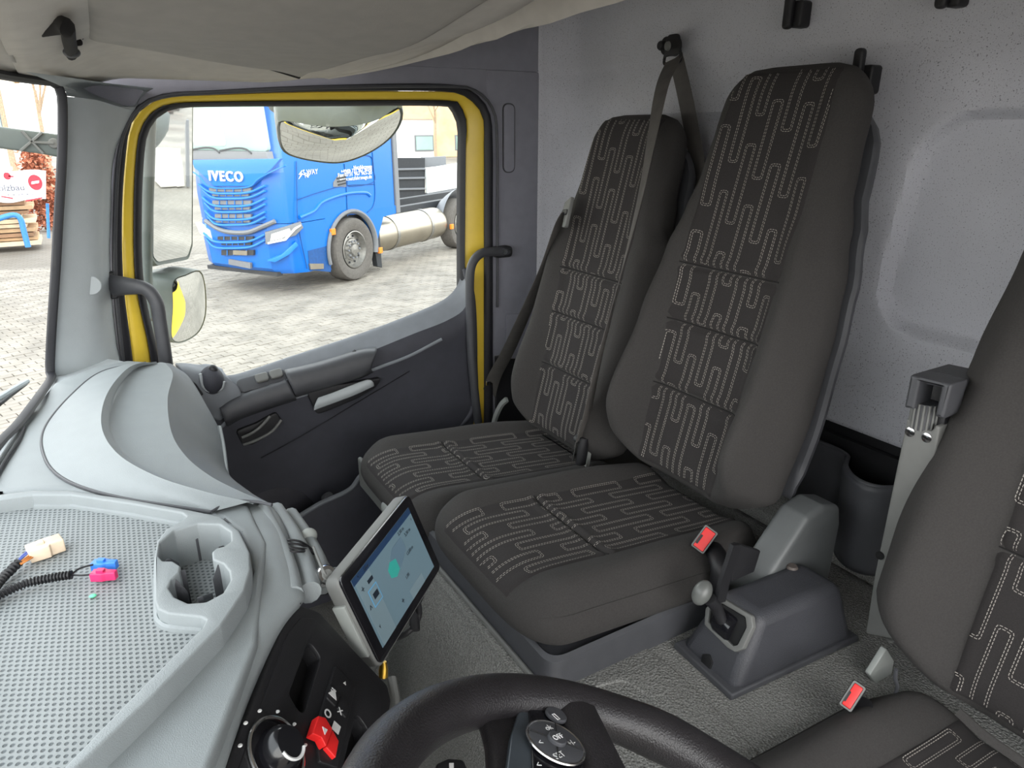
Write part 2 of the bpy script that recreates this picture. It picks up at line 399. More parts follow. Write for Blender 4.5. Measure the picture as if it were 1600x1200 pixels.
# sun visor folded up under the console
vis = root('sun_visor', (0.35, 0.9, 0.2), 'wide grey cloth sun visor folded up against the headliner, top left', 'sun visor')
def vis_f(u, v):
    # outer end follows the seam seen above the side window
    A = Vector((0.050, 1.36)); B = Vector((0.47, 1.70)); C = Vector((0.70, 0.35)); D = Vector((0.03, 0.35))
    e = A.lerp(B, u); g = D.lerp(C, u); q = g.lerp(e, v)
    edge = min(1, min(u, 1-u)/0.05, (1-v)/0.03)
    return Vector((q.x, q.y, ceil_z(q.x if q.x > 0.13 else 0.13, q.y)-0.004-0.022*sqrt(max(0, 1-(1-edge)**2))))
vp = grid_fn('visor_panel', vis_f, lin(0, 1, 50), lin(0, 1, 60), HEADD, parent=vis)
solid(vp, 0.006, 1)
tube('visor_seam', [Vector((x, y, ceil_z(max(x, 0.13), y)-0.012)) for x, y in ((0.045, 1.362), (0.15, 1.45), (0.25, 1.53), (0.36, 1.62), (0.47, 1.71))], 0.0045, SEAM, vis, n=8)
hp = P(108, 62, z=0.125)
box('hinge_mount', (-0.02, -0.02, 0), (0.02, 0.03, 0.03), SEAM, vis, 0.003, R=Matrix.Identity(3), c=hp)
tube('hinge_clip', [P(64, 44, z=0.125), P(92, 40, z=0.125), P(104, 42, z=0.12), P(108, 62, z=0.115), P(113, 84, z=0.11)], 0.011, SEAM, vis, ry=0.008)
tube('hinge_pin', [P(80, 72, z=0.12), P(124, 66, z=0.12)], 0.005, SEAM, vis)
ellipsoid('hinge_tip', P(112, 82, z=0.108), (0.012, 0.012, 0.008), GREYP, vis)
# ---------------- windshield and pillar
YW = 1.74
wedge = [P(a, b, y=YW) for a, b in ((60, 118), (88, 132), (97, 155), (97, 240), (92, 330), (87, 420), (81, 510), (78, 575))]
wbase = [P(78, 590, z=-0.474), P(62, 622, z=-0.474), P(30, 665, z=-0.474), P(0, 696, z=-0.474), P(-60, 765, z=-0.474), P(-160, 870, z=-0.474)]
def w_edge(z):  # x of the glass at the pillar for height z
    return lerp_tab([(-0.5, -0.112), (-0.2, -0.05), (0.1, 0.008)], z)
WCUR = [(1.74, 0.0), (1.66, -0.035), (1.55, -0.075), (1.38, -0.115), (1.0, -0.17), (0.6, -0.195), (0.1, -0.20), (-0.45, -0.185)]
def w_f(u, v):
    y, dx = WCUR[u]; z = -0.52+0.64*v
    return Vector((w_edge(z)+dx, y, z))
ws_ = grid_fn('window_1', w_f, list(range(len(WCUR))), lin(0, 1, 12), G_CLEAR, kind='structure')
hy = [-0.45, 0.2, 0.7, 1.0, 1.3, 1.5, 1.62, 1.72, 1.80]
def w_dx(y):
    for (y1, d1), (y0, d0) in zip(WCUR, WCUR[1:]):
        if y >= y0: return d0+(d1-d0)*min(1, (y-y0)/(y1-y0))
    return WCUR[-1][1]
hrow2 = [Vector((0.006+w_dx(y), y, 0.086)) for y in hy]
patch('ceiling_header', [[Vector((-0.045, y, ceil_z(-0.05, y)+0.004)) for y in hy], [Vector((-0.045, y, ceil_z(-0.05, y)+0.004)).lerp(q, 0.6)+Vector((0, 0, 0.004)) for y, q in zip(hy, hrow2)], hrow2], 40, 8, HEADL, kind='structure', th=0.006)
tube('window_1_seal', [q+Vector((0.004, 0, -0.004)) for q in hrow2[:-1]]+[P(88, 132, y=1.74)], 0.008, RUBBER, parent=ws_, n=8, res=60)
# black frit band round the glass edge
tube('window_1_seal', wedge+[P(80, 590, y=1.71)]+[v+Vector((0, 0, 0.004)) for v in wbase[1:]], 0.009, RUBBER, parent=ws_, n=8, res=80, ry=0.006)
# pillar trim between windshield and door opening
pl = [(97, 150), (98, 240), (93, 330), (88, 420), (82, 510), (80, 575), (68, 620)]
pm = [(150, 156), (150, 240), (150, 330), (148, 420), (146, 510), (146, 560), (150, 600)]
pn = [(182, 166), (168, 240), (163, 330), (162, 420), (168, 510), (176, 560), (190, 600)]
pr2 = [(212, 168), (180, 240), (174, 330), (173, 420), (180, 510), (188, 560), (205, 610)]
pilr = patch('trim_8', [[P(a, b, y=1.745) for a, b in pl], [P(a, b, y=1.80) for a, b in pm], [P(a, b, y=1.845) for a, b in pn], [P(a, b, y=1.895) for a, b in pr2]], 40, 24, TRIM, kind='structure')
# upper corner joining pillar and roof
pilu = patch('trim_5', [[P(40, 112, z=0.078), P(97, 136, z=0.076), P(104, 150, y=1.745)], [P(100, 120, z=0.088), P(140, 140, z=0.08), P(152, 157, y=1.80)],
                        [P(170, 130, z=0.088), P(190, 146, z=0.08), P(190, 168, y=1.85)], [P(240, 138, y=1.895), P(222, 150, y=1.895), P(210, 172, y=1.895)]], 16, 16, TRIM, kind='structure')
cc = P(142, 446, y=1.797)
pcap = lathe('trim_8_cap', [(0.0001, -0.004), (0.019, -0.004), (0.021, -0.002), (0.021, 0.004), (0.0001, 0.004)][::1], cc, (-0.15, 1, 0), TRIM, parent=pilr)
# lower pillar wing running down on to the dash
patch('trim_6', [[P(68, 620, y=1.745), P(80, 592, y=1.745), P(110, 582, y=1.78), P(165, 560, y=1.84)], [P(52, 634, z=-0.492), P(95, 612, z=-0.492), P(130, 595, z=-0.495), P(200, 566, z=-0.50)]], 20, 6, TRIM, kind='structure')
# ---------------- door opening: seal, painted flange, inner seal, glass
seal_o = [(190, 600), (183, 540), (174, 440), (174, 330), (180, 240), (192, 195), (215, 165), (255, 146), (330, 141), (500, 133), (690, 131), (738, 143), (765, 175), (770, 230), (770, 330), (770, 480), (770, 640), (770, 760)]
seal_i = [(212, 600), (205, 540), (193, 440), (191, 330), (197, 240), (205, 195), (225, 169), (260, 151), (330, 148), (500, 143), (690, 143), (732, 154), (755, 182), (757, 230), (757, 330), (757, 480), (757, 640), (757, 760)]
yel_i = [(240, 600), (232, 540), (212, 440), (209, 330), (213, 240), (221, 200), (238, 175), (268, 162), (330, 159), (500, 157), (695, 157), (719, 166), (729, 190), (728, 230), (727, 330), (726, 480), (726, 640), (726, 760)]
gla = [(275, 610), (246, 540), (225, 440), (222, 330), (226, 240), (233, 205), (248, 183), (276, 170), (330, 167), (500, 166), (692, 166), (711, 176), (719, 200), (719, 240), (718, 330), (717, 420), (708, 452), (680, 478)]
def ringstrip(name, A, B, ya, yb, m, bulge=0.0, parent=None, n=90, sk=0.02, **k):
    a = crs([P(x, y, y=ya) for x, y in A], n); b = crs([P(x, y, y=yb) for x, y in B], n)
    rows = []
    for i, (w, yo) in enumerate(((0, sk), (0, 0), (0.12, -bulge*0.7), (0.5, -bulge), (0.88, -bulge*0.7), (1, 0), (1, sk))):
        rows.append([a[j].lerp(b[j], w)+Vector((0, yo, 0)) for j in range(n)])
    return loft(name, [[rows[r][j] for r in range(len(rows))] for j in range(n)], m, parent, closed=False, caps=False, ang=60, **k)
frame_seal = ringstrip('trim_7', seal_o, seal_i, 1.90, 1.905, RUBBER, 0.007, kind='structure', sk=0.004)
tube('trim_7_lip', [P(a+7, b+(4 if 250 < a < 700 else 0), y=1.893) for a, b in seal_o[:-2]], 0.004, GREYP, parent=frame_seal, n=8, res=90)
door = root('door_1', (0.55, 1.93, -1.2), kind='structure')
yel_o = [(x+(16 if x > 740 else (10 if x > 700 else 0)), y-(4 if 700 < x < 757 else 0)) for x, y in seal_i]
ringstrip('door_frame', yel_o, yel_i, 1.915, 1.93, YEL, 0.006, parent=door)
ringstrip('window_seal', yel_i[:-2]+[(726, 700)], gla[:-3]+[(718, 520), (718, 600), (718, 700)], 1.925, 1.94, RUBBER, 0.004, parent=door)
gl = box('glass_pane', (0.05, 1.948, -0.75), (1.02, 1.953, 0.09), G_CLEAR, parent=door)
# outer skin, painted yellow, seen in the mirrors
box('outer_skin', (-0.05, 1.975, -1.6), (1.3, 1.985, -0.72), YEL, parent=door)
box('outer_skin', (-0.1, 1.975, 0.10), (1.4, 1.985, 0.6), YEL, parent=door)
# door trim: belt-line shelf, light from above is put into its paler colour
belt = [(255, 610), (300, 600), (345, 588), (375, 583), (450, 558), (560, 522), (640, 492), (690, 470), (712, 450), (722, 425)]
bl_out = crs([P(a, b, y=1.938) for a, b in belt], 60)
def door_row(px, y): return [P(a, b, y=y) for a, b in px]
r0 = door_row(belt, 1.938)
r0b = door_row([(258, 614), (302, 604), (346, 593), (378, 587), (452, 562), (562, 527), (642, 497), (694, 475), (718, 452), (729, 425)], 1.925)
r1 = door_row([(262, 640), (305, 630), (350, 618), (395, 606), (455, 592), (560, 556), (645, 522), (700, 500), (728, 478), (737, 430)], 1.885)
r2 = door_row([(262, 690), (305, 672), (352, 650), (400, 632), (460, 615), (560, 578), (650, 545), (702, 525), (732, 500), (739, 440)], 1.868)
r3 = door_row([(262, 760), (305, 740), (350, 725), (400, 705), (460, 678), (560, 628), (650, 590), (705, 570), (736, 545), (740, 500)], 1.875)
r4 = door_row([(262, 900), (305, 880), (352, 860), (400, 845), (460, 815), (560, 770), (650, 720), (705, 690), (737, 660), (740, 640)], 1.885)
r5 = door_row([(262, 1200), (305, 1150), (352, 1130), (400, 1100), (460, 1050), (560, 1000), (650, 920), (705, 860), (737, 800), (741, 760)], 1.895)
patch('upper_trim', [r0, r0b, r1], 70, 14, DTRIM, parent=door)
patch('door_panel', [r1, r2, r3, r4, r5], 70, 50, DDARK, parent=door)
# rear end cap of the panel
tube('panel_edge', [P(727, 420, y=1.925), P(738, 470, y=1.89), P(741, 560, y=1.875), P(738, 640, y=1.885), P(690, 690, y=1.90)], 0.010, DDARK, door)
# armrest rail with a grip slot
patch('armrest', [door_row([(446, 583), (500, 570), (560, 552), (588, 548)], 1.876), door_row([(448, 590), (500, 577), (560, 558), (588, 553)], 1.845),
      door_row([(458, 610), (510, 596), (560, 580), (578, 572)], 1.838), door_row([(462, 616), (512, 602), (562, 586), (580, 577)], 1.866)], 30, 16, GREYP, parent=door, th=0.01)
patch('armrest_front', [door_row([(346, 640), (365, 625), (400, 612), (446, 596)], 1.87), door_row([(347, 643), (368, 630), (402, 616), (450, 600)], 1.848),
      door_row([(350, 655), (372, 644), (405, 632), (458, 614)], 1.842), door_row([(352, 662), (374, 650), (407, 638), (462, 620)], 1.866)], 30, 16, GREYP, parent=door, th=0.01)
tube('armrest_crease', door_row([(345, 668), (362, 654), (400, 643), (460, 622), (520, 602), (590, 575), (640, 556), (690, 530)], 1.862), 0.005, DTRIM, door, n=8, res=60)
tube('upper_slot', door_row([(448, 583), (500, 569), (545, 556), (556, 548)], 1.872), 0.006, BLACKP, door, n=8, res=40)
# pull recess
rec = px_xz([(478, 612), (500, 604), (578, 592), (596, 588), (586, 604), (560, 620), (512, 640), (494, 646)], 1.862)
pg = plate_y('pull_recess', [rpoly(rec, 0.012)], 1.852, 1.868, BLACKP, door, bev=0.003)
patch('pull_grip', [door_row([(497, 622), (520, 614), (550, 602), (574, 594)], 1.850), door_row([(492, 632), (520, 622), (552, 610), (582, 596)], 1.842), door_row([(490, 640), (520, 629), (554, 616), (584, 602)], 1.848)], 24, 10, TRIM, parent=door, th=0.004)
# inside opener
rec = px_xz([(368, 672), (400, 660), (432, 642), (440, 660), (420, 678), (394, 694), (378, 694)], 1.866)
plate_y('opener_recess', [rpoly(rec, 0.012)], 1.858, 1.872, BLACKP, door, bev=0.003)
tube('door_handle', door_row([(378, 684), (395, 676), (410, 664), (422, 650)], 1.845), 0.004, MIDP, door, ry=0.003)
tube('opener_rim', door_row([(380, 695), (400, 688), (425, 674), (440, 656)], 1.856), 0.004, MIDP, door)
# window switches
sw_ = root('switch_plate', tuple(P(410, 595, y=1.87)))
bpy.data.objects.remove(sw_)
def frame_at(p0, p1, up):
    ux = (p1-p0).normalized(); un = ux.cross(Vector(up)).normalized(); uy = un.cross(ux); return ux, uy, un
a_, b_ = P(372, 609, y=1.872), P(448, 588, y=1.872)
ux = (b_-a_).normalized(); uy = Vector((0, 0.75, 0.66)); uy = (uy-ux*uy.dot(ux)).normalized(); un = ux.cross(uy)
if un.y > 0: un = -un
plate('switch_plate', [stadium((b_-a_).length/2, 0.006, (b_-a_).length, 0.042, 0.018)], a_, ux, uy, un, 0.0, 0.006, GREYP, door, bev=0.002)
for k_, q_ in enumerate((0.066, 0.104)):
    plate('window_switch', [stadium(q_, 0.010, 0.034, 0.026, 0.008)], a_, ux, uy, un, 0.005, 0.017, MIDP, door, bev=0.004)
# front corner cap with mirror speaker bulge
patch('corner_cap', [door_row([(274, 572), (290, 572), (310, 574), (325, 573), (345, 580)], 1.93), door_row([(280, 580), (300, 584), (322, 588), (340, 588), (352, 590)], 1.88),
      door_row([(300, 615), (325, 622), (345, 614), (358, 612), (372, 604)], 1.86), door_row([(330, 650), (342, 655), (352, 648), (366, 640), (380, 630)], 1.865)], 24, 20, DTRIM, parent=door, th=0.008)
ellipsoid('corner_knob', P(331, 594, y=1.865), (0.030, 0.030, 0.038), DDARK, door)
ellipsoid('corner_knob_cap', P(333, 578, y=1.858), (0.012, 0.012, 0.014), BLACKP, door)
tube('corner_ring', [P(a, b, y=1.85) for a, b in ((313, 584), (318, 605), (332, 612), (346, 607), (350, 596))], 0.004, TRIM, door)
plate_y('corner_vent', [rpoly(px_xz([(299, 594), (306, 599), (317, 614), (313, 617), (302, 606)], 1.862), 0.003)], 1.850, 1.862, BLACKP, door, bev=0.001)
# lower seam, map pocket rim and knob
tube('panel_seam', door_row([(408, 716), (470, 682), (540, 640), (590, 610), (640, 580)], 1.8695), 0.0016, RUBBER, door, n=6, res=40)
pk = patch('door_pocket', [door_row([(465, 808), (500, 787), (548, 764), (565, 742), (600, 724)], 1.80), door_row([(467, 850), (510, 830), (556, 800), (575, 780), (610, 762)], 1.795),
      door_row([(470, 1100), (520, 1060), (560, 1020), (600, 980), (640, 940)], 1.82)], 40, 16, DDARK, parent=door)
tube('pocket_rim', door_row([(430, 828), (465, 808), (500, 787), (546, 765), (566, 741), (600, 722)], 1.80), 0.007, DTRIM, door, n=8)
lathe('pocket_knob', [(0.0001, -0.012), (0.014, -0.012), (0.015, 0.0), (0.012, 0.012), (0.0001, 0.012)], P(512, 777, y=1.815), (0.3, -0.6, 0.6), GREYP, door)
# speaker / dark dome low at the front of the door
ellipsoid('speaker_dome', P(425, 815, y=1.90), (0.15, 0.03, 0.15), mat('door_dark_plastic', (48, 48, 55), 0.6), door)
# ---------------- grab handles
gh = root('grab_handle', tuple(P(178, 446, y=1.88)), 'curved grey grab handle on the windshield pillar left of the side window', 'handle')
tube('bar', [P(176, 446, y=1.885), P(200, 447, y=1.86), P(228, 452, y=1.84), P(244, 472, y=1.83), P(250, 505, y=1.83), P(257, 550, y=1.83), P(262, 590, y=1.84)], lambda f: 0.016 if f > 0.25 else 0.016+0.010*(1-f/0.25), GREYP, gh, n=14, ry=0.014, res=60)
box('mount', (-0.008, -0.004, -0.032), (0.010, 0.02, 0.032), BLACKP, gh, 0.004, R=Matrix.Identity(3), c=P(175, 446, y=1.885))
gh2 = root('grab_handle', tuple(P(780, 393, y=1.90)), 'curved grey grab handle bolted behind the door opening beside the rear seat', 'handle')
tube('bar', [P(795, 393, y=1.89), P(775, 393, y=1.875), P(752, 396, y=1.86), P(738, 412, y=1.855), P(734, 440, y=1.855), P(735, 500, y=1.855), P(737, 560, y=1.855), P(742, 615, y=1.86), P(747, 660, y=1.88)], 0.0135, GREYP, gh2, n=14, res=80)
c_ = P(786, 393, y=1.89)
plate_y('mount', [stadium(c_.x-0.004, c_.z, 0.062, 0.034, 0.014)], 1.876, 1.904, BLACKP, gh2, bev=0.004)
lathe('bolt', [(0.0001, 0.006), (0.008, 0.006), (0.009, 0.0), (0.009, -0.004)], P(788, 393, y=1.874), (0, -1, 0), CHROME, gh2)
# =================================================================== SEATS
class Shell:
    """upholstered block: t runs along tax from the origin, u sideways (+Y), n outwards"""
    def __init__(s, o, tax, nax, L, w, Df, Db, bump, cap0=0.05, cap1=0.06, bpos=0.78, crown=0.0, cen=None, fold=None):
        s.o = Vector(o); s.t = Vector(tax).normalized(); s.n = Vector(nax).normalized(); s.L = L
        s.w, s.Df, s.Db, s.b, s.c0, s.c1, s.bpos, s.cen, s.fold, s.crown = w, Df, Db, bump, cap0, cap1, bpos, cen, fold, crown
    def f(s, tab, t): return lerp_tab(tab, t) if isinstance(tab, (list, tuple)) else tab
    def sc(s, t):
        k = 1.0
        if t < s.c0: k = sqrt(max(0.0, 1-(1-t/s.c0)**2))
        if t > s.L-s.c1: k = min(k, sqrt(max(0.0, 1-((t-s.L+s.c1)/s.c1)**2)))
        return k
    def wid(s, t):
        k = s.sc(t); return s.f(s.w, t)*(0.52+0.48*k) if k < 1 else s.f(s.w, t)
    def prof(s, q):  # bolster cross profile, q=u/w
        a = abs(q); return sstep(0.42, s.bpos, a)*(1-0.75*sstep(s.bpos, 1.02, a))
    def front(s, u, t, off=0.0):
        w = s.wid(t); q = max(-1, min(1, u/w)); k = s.sc(t)
        d = s.f(s.Df, t)*(1-abs(q)**5)**0.4*(0.12+0.88*k)+s.f(s.b, t)*s.prof(q)*k*(1-abs(q)**9)**0.5
        if s.fold: d += s.fold(t)
        c = s.f(s.cen, t) if s.cen else 0
        return s.o+s.t*t+s.n*(d+off)+Vector((0, u+c, 0))
    def back(s, u, t):
        w = s.wid(t); q = max(-1, min(1, u/w)); k = s.sc(t)
        c = s.f(s.cen, t) if s.cen else 0
        return s.o+s.t*t-s.n*(s.f(s.Db, t)*(1-abs(q)**5)**0.4*(0.12+0.88*k))+Vector((0, u+c, 0))
    def body(s, name, m, parent, nt=60, nu=44, **k):
        ts = []
        for i in range(nt+1):
            x = i/nt; ts.append(s.L*(0.5-0.5*cos(pi*x))*0.35+s.L*x*0.65)
        rings = []
        for t in ts:
            w = s.wid(t); r = []
            for j in range(nu): r.append(s.front(w*sin(pi/2*(2*j/nu-1)) if True else 0, t))
            for j in range(nu): r.append(s.back(-w*sin(pi/2*(2*j/nu-1)), t))
            rings.append(r)
        return loft(name, rings, m, parent, ang=75, **k)
    def insert(s, name, m, parent, ui, t0, t1, seams=(), nt=110, nu=24, h=0.004, **k):
        vs = []; s.seams = seams; s.h = h
        for i in range(nt+1):
            t = t0+(t1-t0)*i/nt; wi = s.f(ui, t)
            for j in range(nu+1):
                q = 2*j/nu-1; u = wi*q
                e = h if 0 < j < nu and 0 < i < nt else -0.004
                vs.append(s.front(u, t, e+s.groove(t)))
        fs = [(i*(nu+1)+j, i*(nu+1)+j+1, (i+1)*(nu+1)+j+1, (i+1)*(nu+1)+j) for i in range(nt) for j in range(nu)]
        return mesh(name, vs, fs, m, parent, ang=75, **k)
    def groove(s, t):
        g = 0
        for q in s.seams: g -= 0.008*exp(-((t-q)/0.0045)**2)-0.003*exp(-((abs(t-q)-0.014)/0.008)**2)
        return g
    def stitches(s, name, parent, ui, t0, t1, period, pitch, lw, seedv, dash=0.0042, gap=0.0018, lwid=0.0011, phase=0.0):
        rnd = random.Random(seedv); vs = []; fs = []
        umax = max(s.f(ui, t0+(t1-t0)*i/10) for i in range(11))
        n = int(2*umax/pitch)+2
        def dashes(loop):
            c = loop; N = len(c); acc = 0; i = 0
            per = []
            tot = 0
            for a in range(N):
                p, q = c[a], c[(a+1) % N]; L_ = (q-p).length; per.append((tot, L_, p, q)); tot += L_
            k_ = max(3, int(tot/(dash+gap))); step = tot/k_; si = 0
            for d in range(k_):
                for e in (0, 1): pass
                a0 = d*step; a1 = a0+dash
                pts = []
                for A in (a0, a1):
                    A = A % tot
                    for (st, L_, p, q) in per:
                        if st <= A <= st+L_+1e-9: pts.append(p.lerp(q, (A-st)/max(L_, 1e-9))); break
                if len(pts) < 2: continue
                P0, P1 = pts
                if any(abs(z.x) > s.f(ui, z.y)-0.004 or z.y < t0 or z.y > t1 for z in pts): continue
                dr = (P1-P0); 
                if dr.length < 1e-6: continue
                nn = Vector((-dr.y, dr.x)).normalized()*(lwid/2); b = len(vs)
                for z in (P0-nn, P1-nn, P1+nn, P0+nn): vs.append(s.front(z.x, z.y, s.h+0.0012+s.groove(z.y)))
                fs.append((b, b+1, b+2, b+3))
        for ki in range(-n//2, n//2+1):
            u = ki*pitch
            ph = ((ki*0.57+phase) % 1.0)*period
            t = t0-period+ph-0.02
            while t < t1+0.02:
                ln = period*rnd.uniform(0.70, 0.82)
                g = lw*rnd.uniform(0.92, 1.1)
                for ins in (0.0, 0.0036):
                    w2, h2 = g-2*ins, ln-2*ins
                    lp = rpoly([(u-w2/2, t+ins), (u+w2/2, t+ins), (u+w2/2, t+ins+h2), (u-w2/2, t+ins+h2)], 0.0050-ins*0.5, 2)
                    dashes(lp)
                t += period
        return mesh(name, vs, fs, STITCH, parent, smooth=False)
TH = radians(14.5)
TAX = Vector((sin(TH), 0, cos(TH))); NAX = Vector((-cos(TH), 0, sin(TH)))
BW = [(0, 0.185), (0.06, 0.215), (0.2, 0.224), (0.45, 0.218), (0.53, 0.212), (0.60, 0.172), (0.68, 0.158), (0.84, 0.146)]
def make_seat(label, yc, z0, hback, ctop_f, ctop_r, seed, x0=0.99, seams=(0.445, 0.327, 0.188), bulge=0.085, cyc=None, group=None, xf=0.485, cw=0.222, head=0.84, BWt=None, cs=None):
    cyc = cyc if cyc is not None else yc
    rt = root('truck_seat', (0.78, yc, -0.86), label, 'seat', group)
    sh = Shell((x0, yc, z0), TAX, NAX, head, BWt or BW, 0.035, [(0, 0.05), (0.3, 0.075), (0.84, 0.05)],
               [(0, 0.03), (0.13, bulge), (0.32, bulge*0.62), (0.47, 0.035), (0.58, 0.016), (head, 0.010)], cap0=0.07, cap1=0.072)
    sh.body('backrest', FAB, rt)
    UI = [(0, 0.112), (0.2, 0.116), (0.45, 0.128), (0.6, 0.130), (0.70, 0.126), (0.84, 0.112)]
    ip = sh.insert('backrest_panel', INS, rt, UI, 0.012, head-0.012, seams)
    sh.stitches('stitching', ip, UI, 0.02, head-0.016, 0.205, 0.0350, 0.0225, seed, phase=seed*0.13)
    for q in seams:
        tube('seam', [sh.front(u, q, 0.0005) for u in lin(-lerp_tab(UI, q)+0.002, lerp_tab(UI, q)-0.002, 12)], 0.0014, SEAM, ip, n=6, res=24)
    # plastic back shell
    hb = head-0.045
    rings = []
    for t in lin(0.06, hb, 30):
        w = sh.wid(t)*0.985+0.003; w *= sqrt(max(0.05, 1-(max(0, t-hb+0.10)/0.115)**2)); r = []
        for a in lin(0, pi, 20):
            r.append(sh.o+TAX*t-NAX*(0.058+0.03*sin(a)**0.5 if t > 0.1 else 0.05+0.03*sin(a)**0.5)+Vector((0, w*cos(a), 0)))
        for a in lin(pi, 0, 20)[1:-1]: r.append(sh.o+TAX*t-NAX*0.050+Vector((0, (w-0.002)*cos(a), 0)))
        rings.append(r)
    loft('back_shell', rings, GREYP, rt)
    # cushion
    Lc = 0.575 if yc > 0.5 else 0.53; dx = Lc
    tx = Vector((Lc, 0, (ctop_r-ctop_f)*1.1)).normalized(); nx = Vector((-tx.z, 0, tx.x))
    if nx.z < 0: nx = -nx
    CH = 0.048
    so = Vector((xf, cyc, ctop_f-0.055))
    cu = Shell(so, tx, nx, Lc, [(0, cw-0.006), (0.1, cw), (0.4, cw), (Lc, cw-0.02)], [(0, 0.045), (0.1, 0.05), (0.3, 0.045), (Lc, 0.04)], 0.052,
               [(0, 0.010), (0.1, 0.028), (0.35, 0.034), (Lc, 0.030)], cap0=0.075, cap1=0.05, bpos=0.80)
    cu.body('seat_cushion', FAB, rt)
    UC = [(0, 0.126), (0.2, 0.128), (0.5, 0.125)]
    cp = cu.insert('cushion_panel', INS, rt, UC, 0.004, Lc-0.02, (cs or 0.215,))
    cu.stitches('stitching', cp, UC, 0.008, Lc-0.03, 0.175, 0.0350, 0.0225, seed+5, phase=seed*0.21+0.4)
    tube('seam', [cu.front(u, cs or 0.215, 0.0005) for u in lin(-0.124, 0.124, 12)], 0.0014, SEAM, cp, n=6, res=24)
    return rt, sh, cu
seat_f, shf, cuf = make_seat('black fabric passenger seat beside the door, with belt slot in its shoulder', 1.390, -0.785, 0.84, -0.752, -0.80, 3, cyc=1.410, bulge=0.065, head=0.84)
seat_m, shm, cum = make_seat('tall black fabric middle seat between passenger seat and brake console', 0.950, -0.705, 0.84, -0.700, -0.745, 8, cyc=0.963, bulge=0.09, BWt=[(0, 0.185), (0.06, 0.215), (0.2, 0.222), (0.35, 0.216), (0.46, 0.206), (0.55, 0.188), (0.63, 0.168), (0.72, 0.160), (0.84, 0.150)])
seat_d, shd, cud = make_seat('black fabric driver seat cropped by the right edge, behind the steering wheel', 0.265, -0.80, 0.90, -0.800, -0.835, 14, cyc=0.245, x0=1.0, xf=0.50, cw=0.235, bulge=0.07, head=0.90, seams=(0.50, 0.38, 0.245),
                             BWt=[(0, 0.21), (0.10, 0.262), (0.28, 0.268), (0.5, 0.245), (0.65, 0.232), (0.75, 0.195), (0.90, 0.155)])
# curved edge line between cushion side and top (seam piping)
for rt_, cu_ in ((seat_m, cum), (seat_f, cuf), (seat_d, cud)):
    for sg in (-1, 1):
        tube('side_piping', [cu_.front(sg*cu_.wid(t)*0.965, t, 0.0008) for t in lin(0.03, 0.48, 16)], 0.0012, FAB, rt_, n=6, res=40)
# bench base under the two passenger seats
bb = root('bench_plinth', (0.75, 1.17, -0.86), 'grey plastic base tray under the middle and passenger seats', 'plinth')
def basering(z, i, y0=0.742): return [Vector((x, y, z)) for x, y in rpoly([(0.515+i, y0+i), (0.515+i, 1.625-i), (1.0, 1.625-i), (1.0, y0+i)], [0.03, 0.03, 0.01, 0.01], 6)]
loft('base_body', [basering(-0.864, -0.002), basering(-0.852, 0.0), basering(-0.812, 0.003), basering(-0.806, 0.010), basering(-0.818, 0.020)], GREYP, bb)
box('front_plate', (0.502, 1.29, -0.885), (0.514, 1.62, -0.80), MIDP, bb, 0.006)
tube('front_piping', [(0.508, 0.76, -0.858), (0.508, 1.26, -0.858)], 0.005, MIDP, bb, n=8, res=4)
ellipsoid('release_lever', (0.492, 1.36, -0.835), (0.016, 0.055, 0.022), LIGHTP, bb)
tube('support_leg', [(0.52, 1.44, -0.90), (0.515, 1.46, -0.96), (0.53, 1.45, -1.0)], 0.022, MIDP, bb, ry=0.016)
tube('support_leg', [(0.54, 1.40, -0.93), (0.535, 1.40, -1.03), (0.55, 1.39, -1.08)], 0.024, GREYP, bb, ry=0.018)
box('pedestal', (0.62, 1.30, -1.34), (0.98, 1.60, -0.87), BLACKP, bb, 0.01)
lathe('plate_screw', [(0.0001, 0.003), (0.006, 0.003), (0.006, 0)], (0.507, 1.57, -0.85), (-1, 0, 0), BLACKP, bb, n=12)
# recliner cover at the near side of the middle seat
rc = root('recliner_cover', (1.02, 0.72, -0.86), 'grey plastic hinge cover at the lower right of the middle seat', 'hinge cover')
def rcp(pts): return px_xz(pts, 0.715)
o_ = [Vector((x, z)) for x, z in ((0.90, -0.865), (0.885, -0.80), (0.93, -0.755), (0.975, -0.705), (1.02, -0.655), (1.065, -0.645), (1.115, -0.66), (1.125, -0.70), (1.12, -0.865))]
plate_y('cover_shell', [rpoly(o_, 0.015)], 0.672, 0.735, mat('cover_grey', (92, 95, 96), 0.45, var=0.02), rc, bev=0.012, seg=4)
plate_y('cover_recess', [rpoly(px_xz([(1148, 848), (1186, 859), (1176, 892), (1140, 908)], 0.668), 0.004)], 0.664, 0.674, BLACKP, rc, bev=0.002)
# light curved brackets between the seats and by the door
def bracket(name, pts, lab, y):
    b = root(name, tuple(pts[-1]), lab, 'bracket')
    strap('arm', pts, (0, 1, 0.2), 0.016, 0.010, LIGHTP, b); return b
bracket('seat_bracket', [P(946, 655, x=0.98), P(930, 672, x=0.965), P(921, 695, x=0.955), P(915, 727, x=0.95)], 'light grey curved bracket in the gap between middle and passenger seats', 1)
bracket('seat_bracket', [P(792, 624, x=1.05), P(783, 633, x=1.04), P(775, 650, x=1.03), P(770, 668, x=1.02)], 'light grey curved bracket at the door side of the passenger seat', 1)
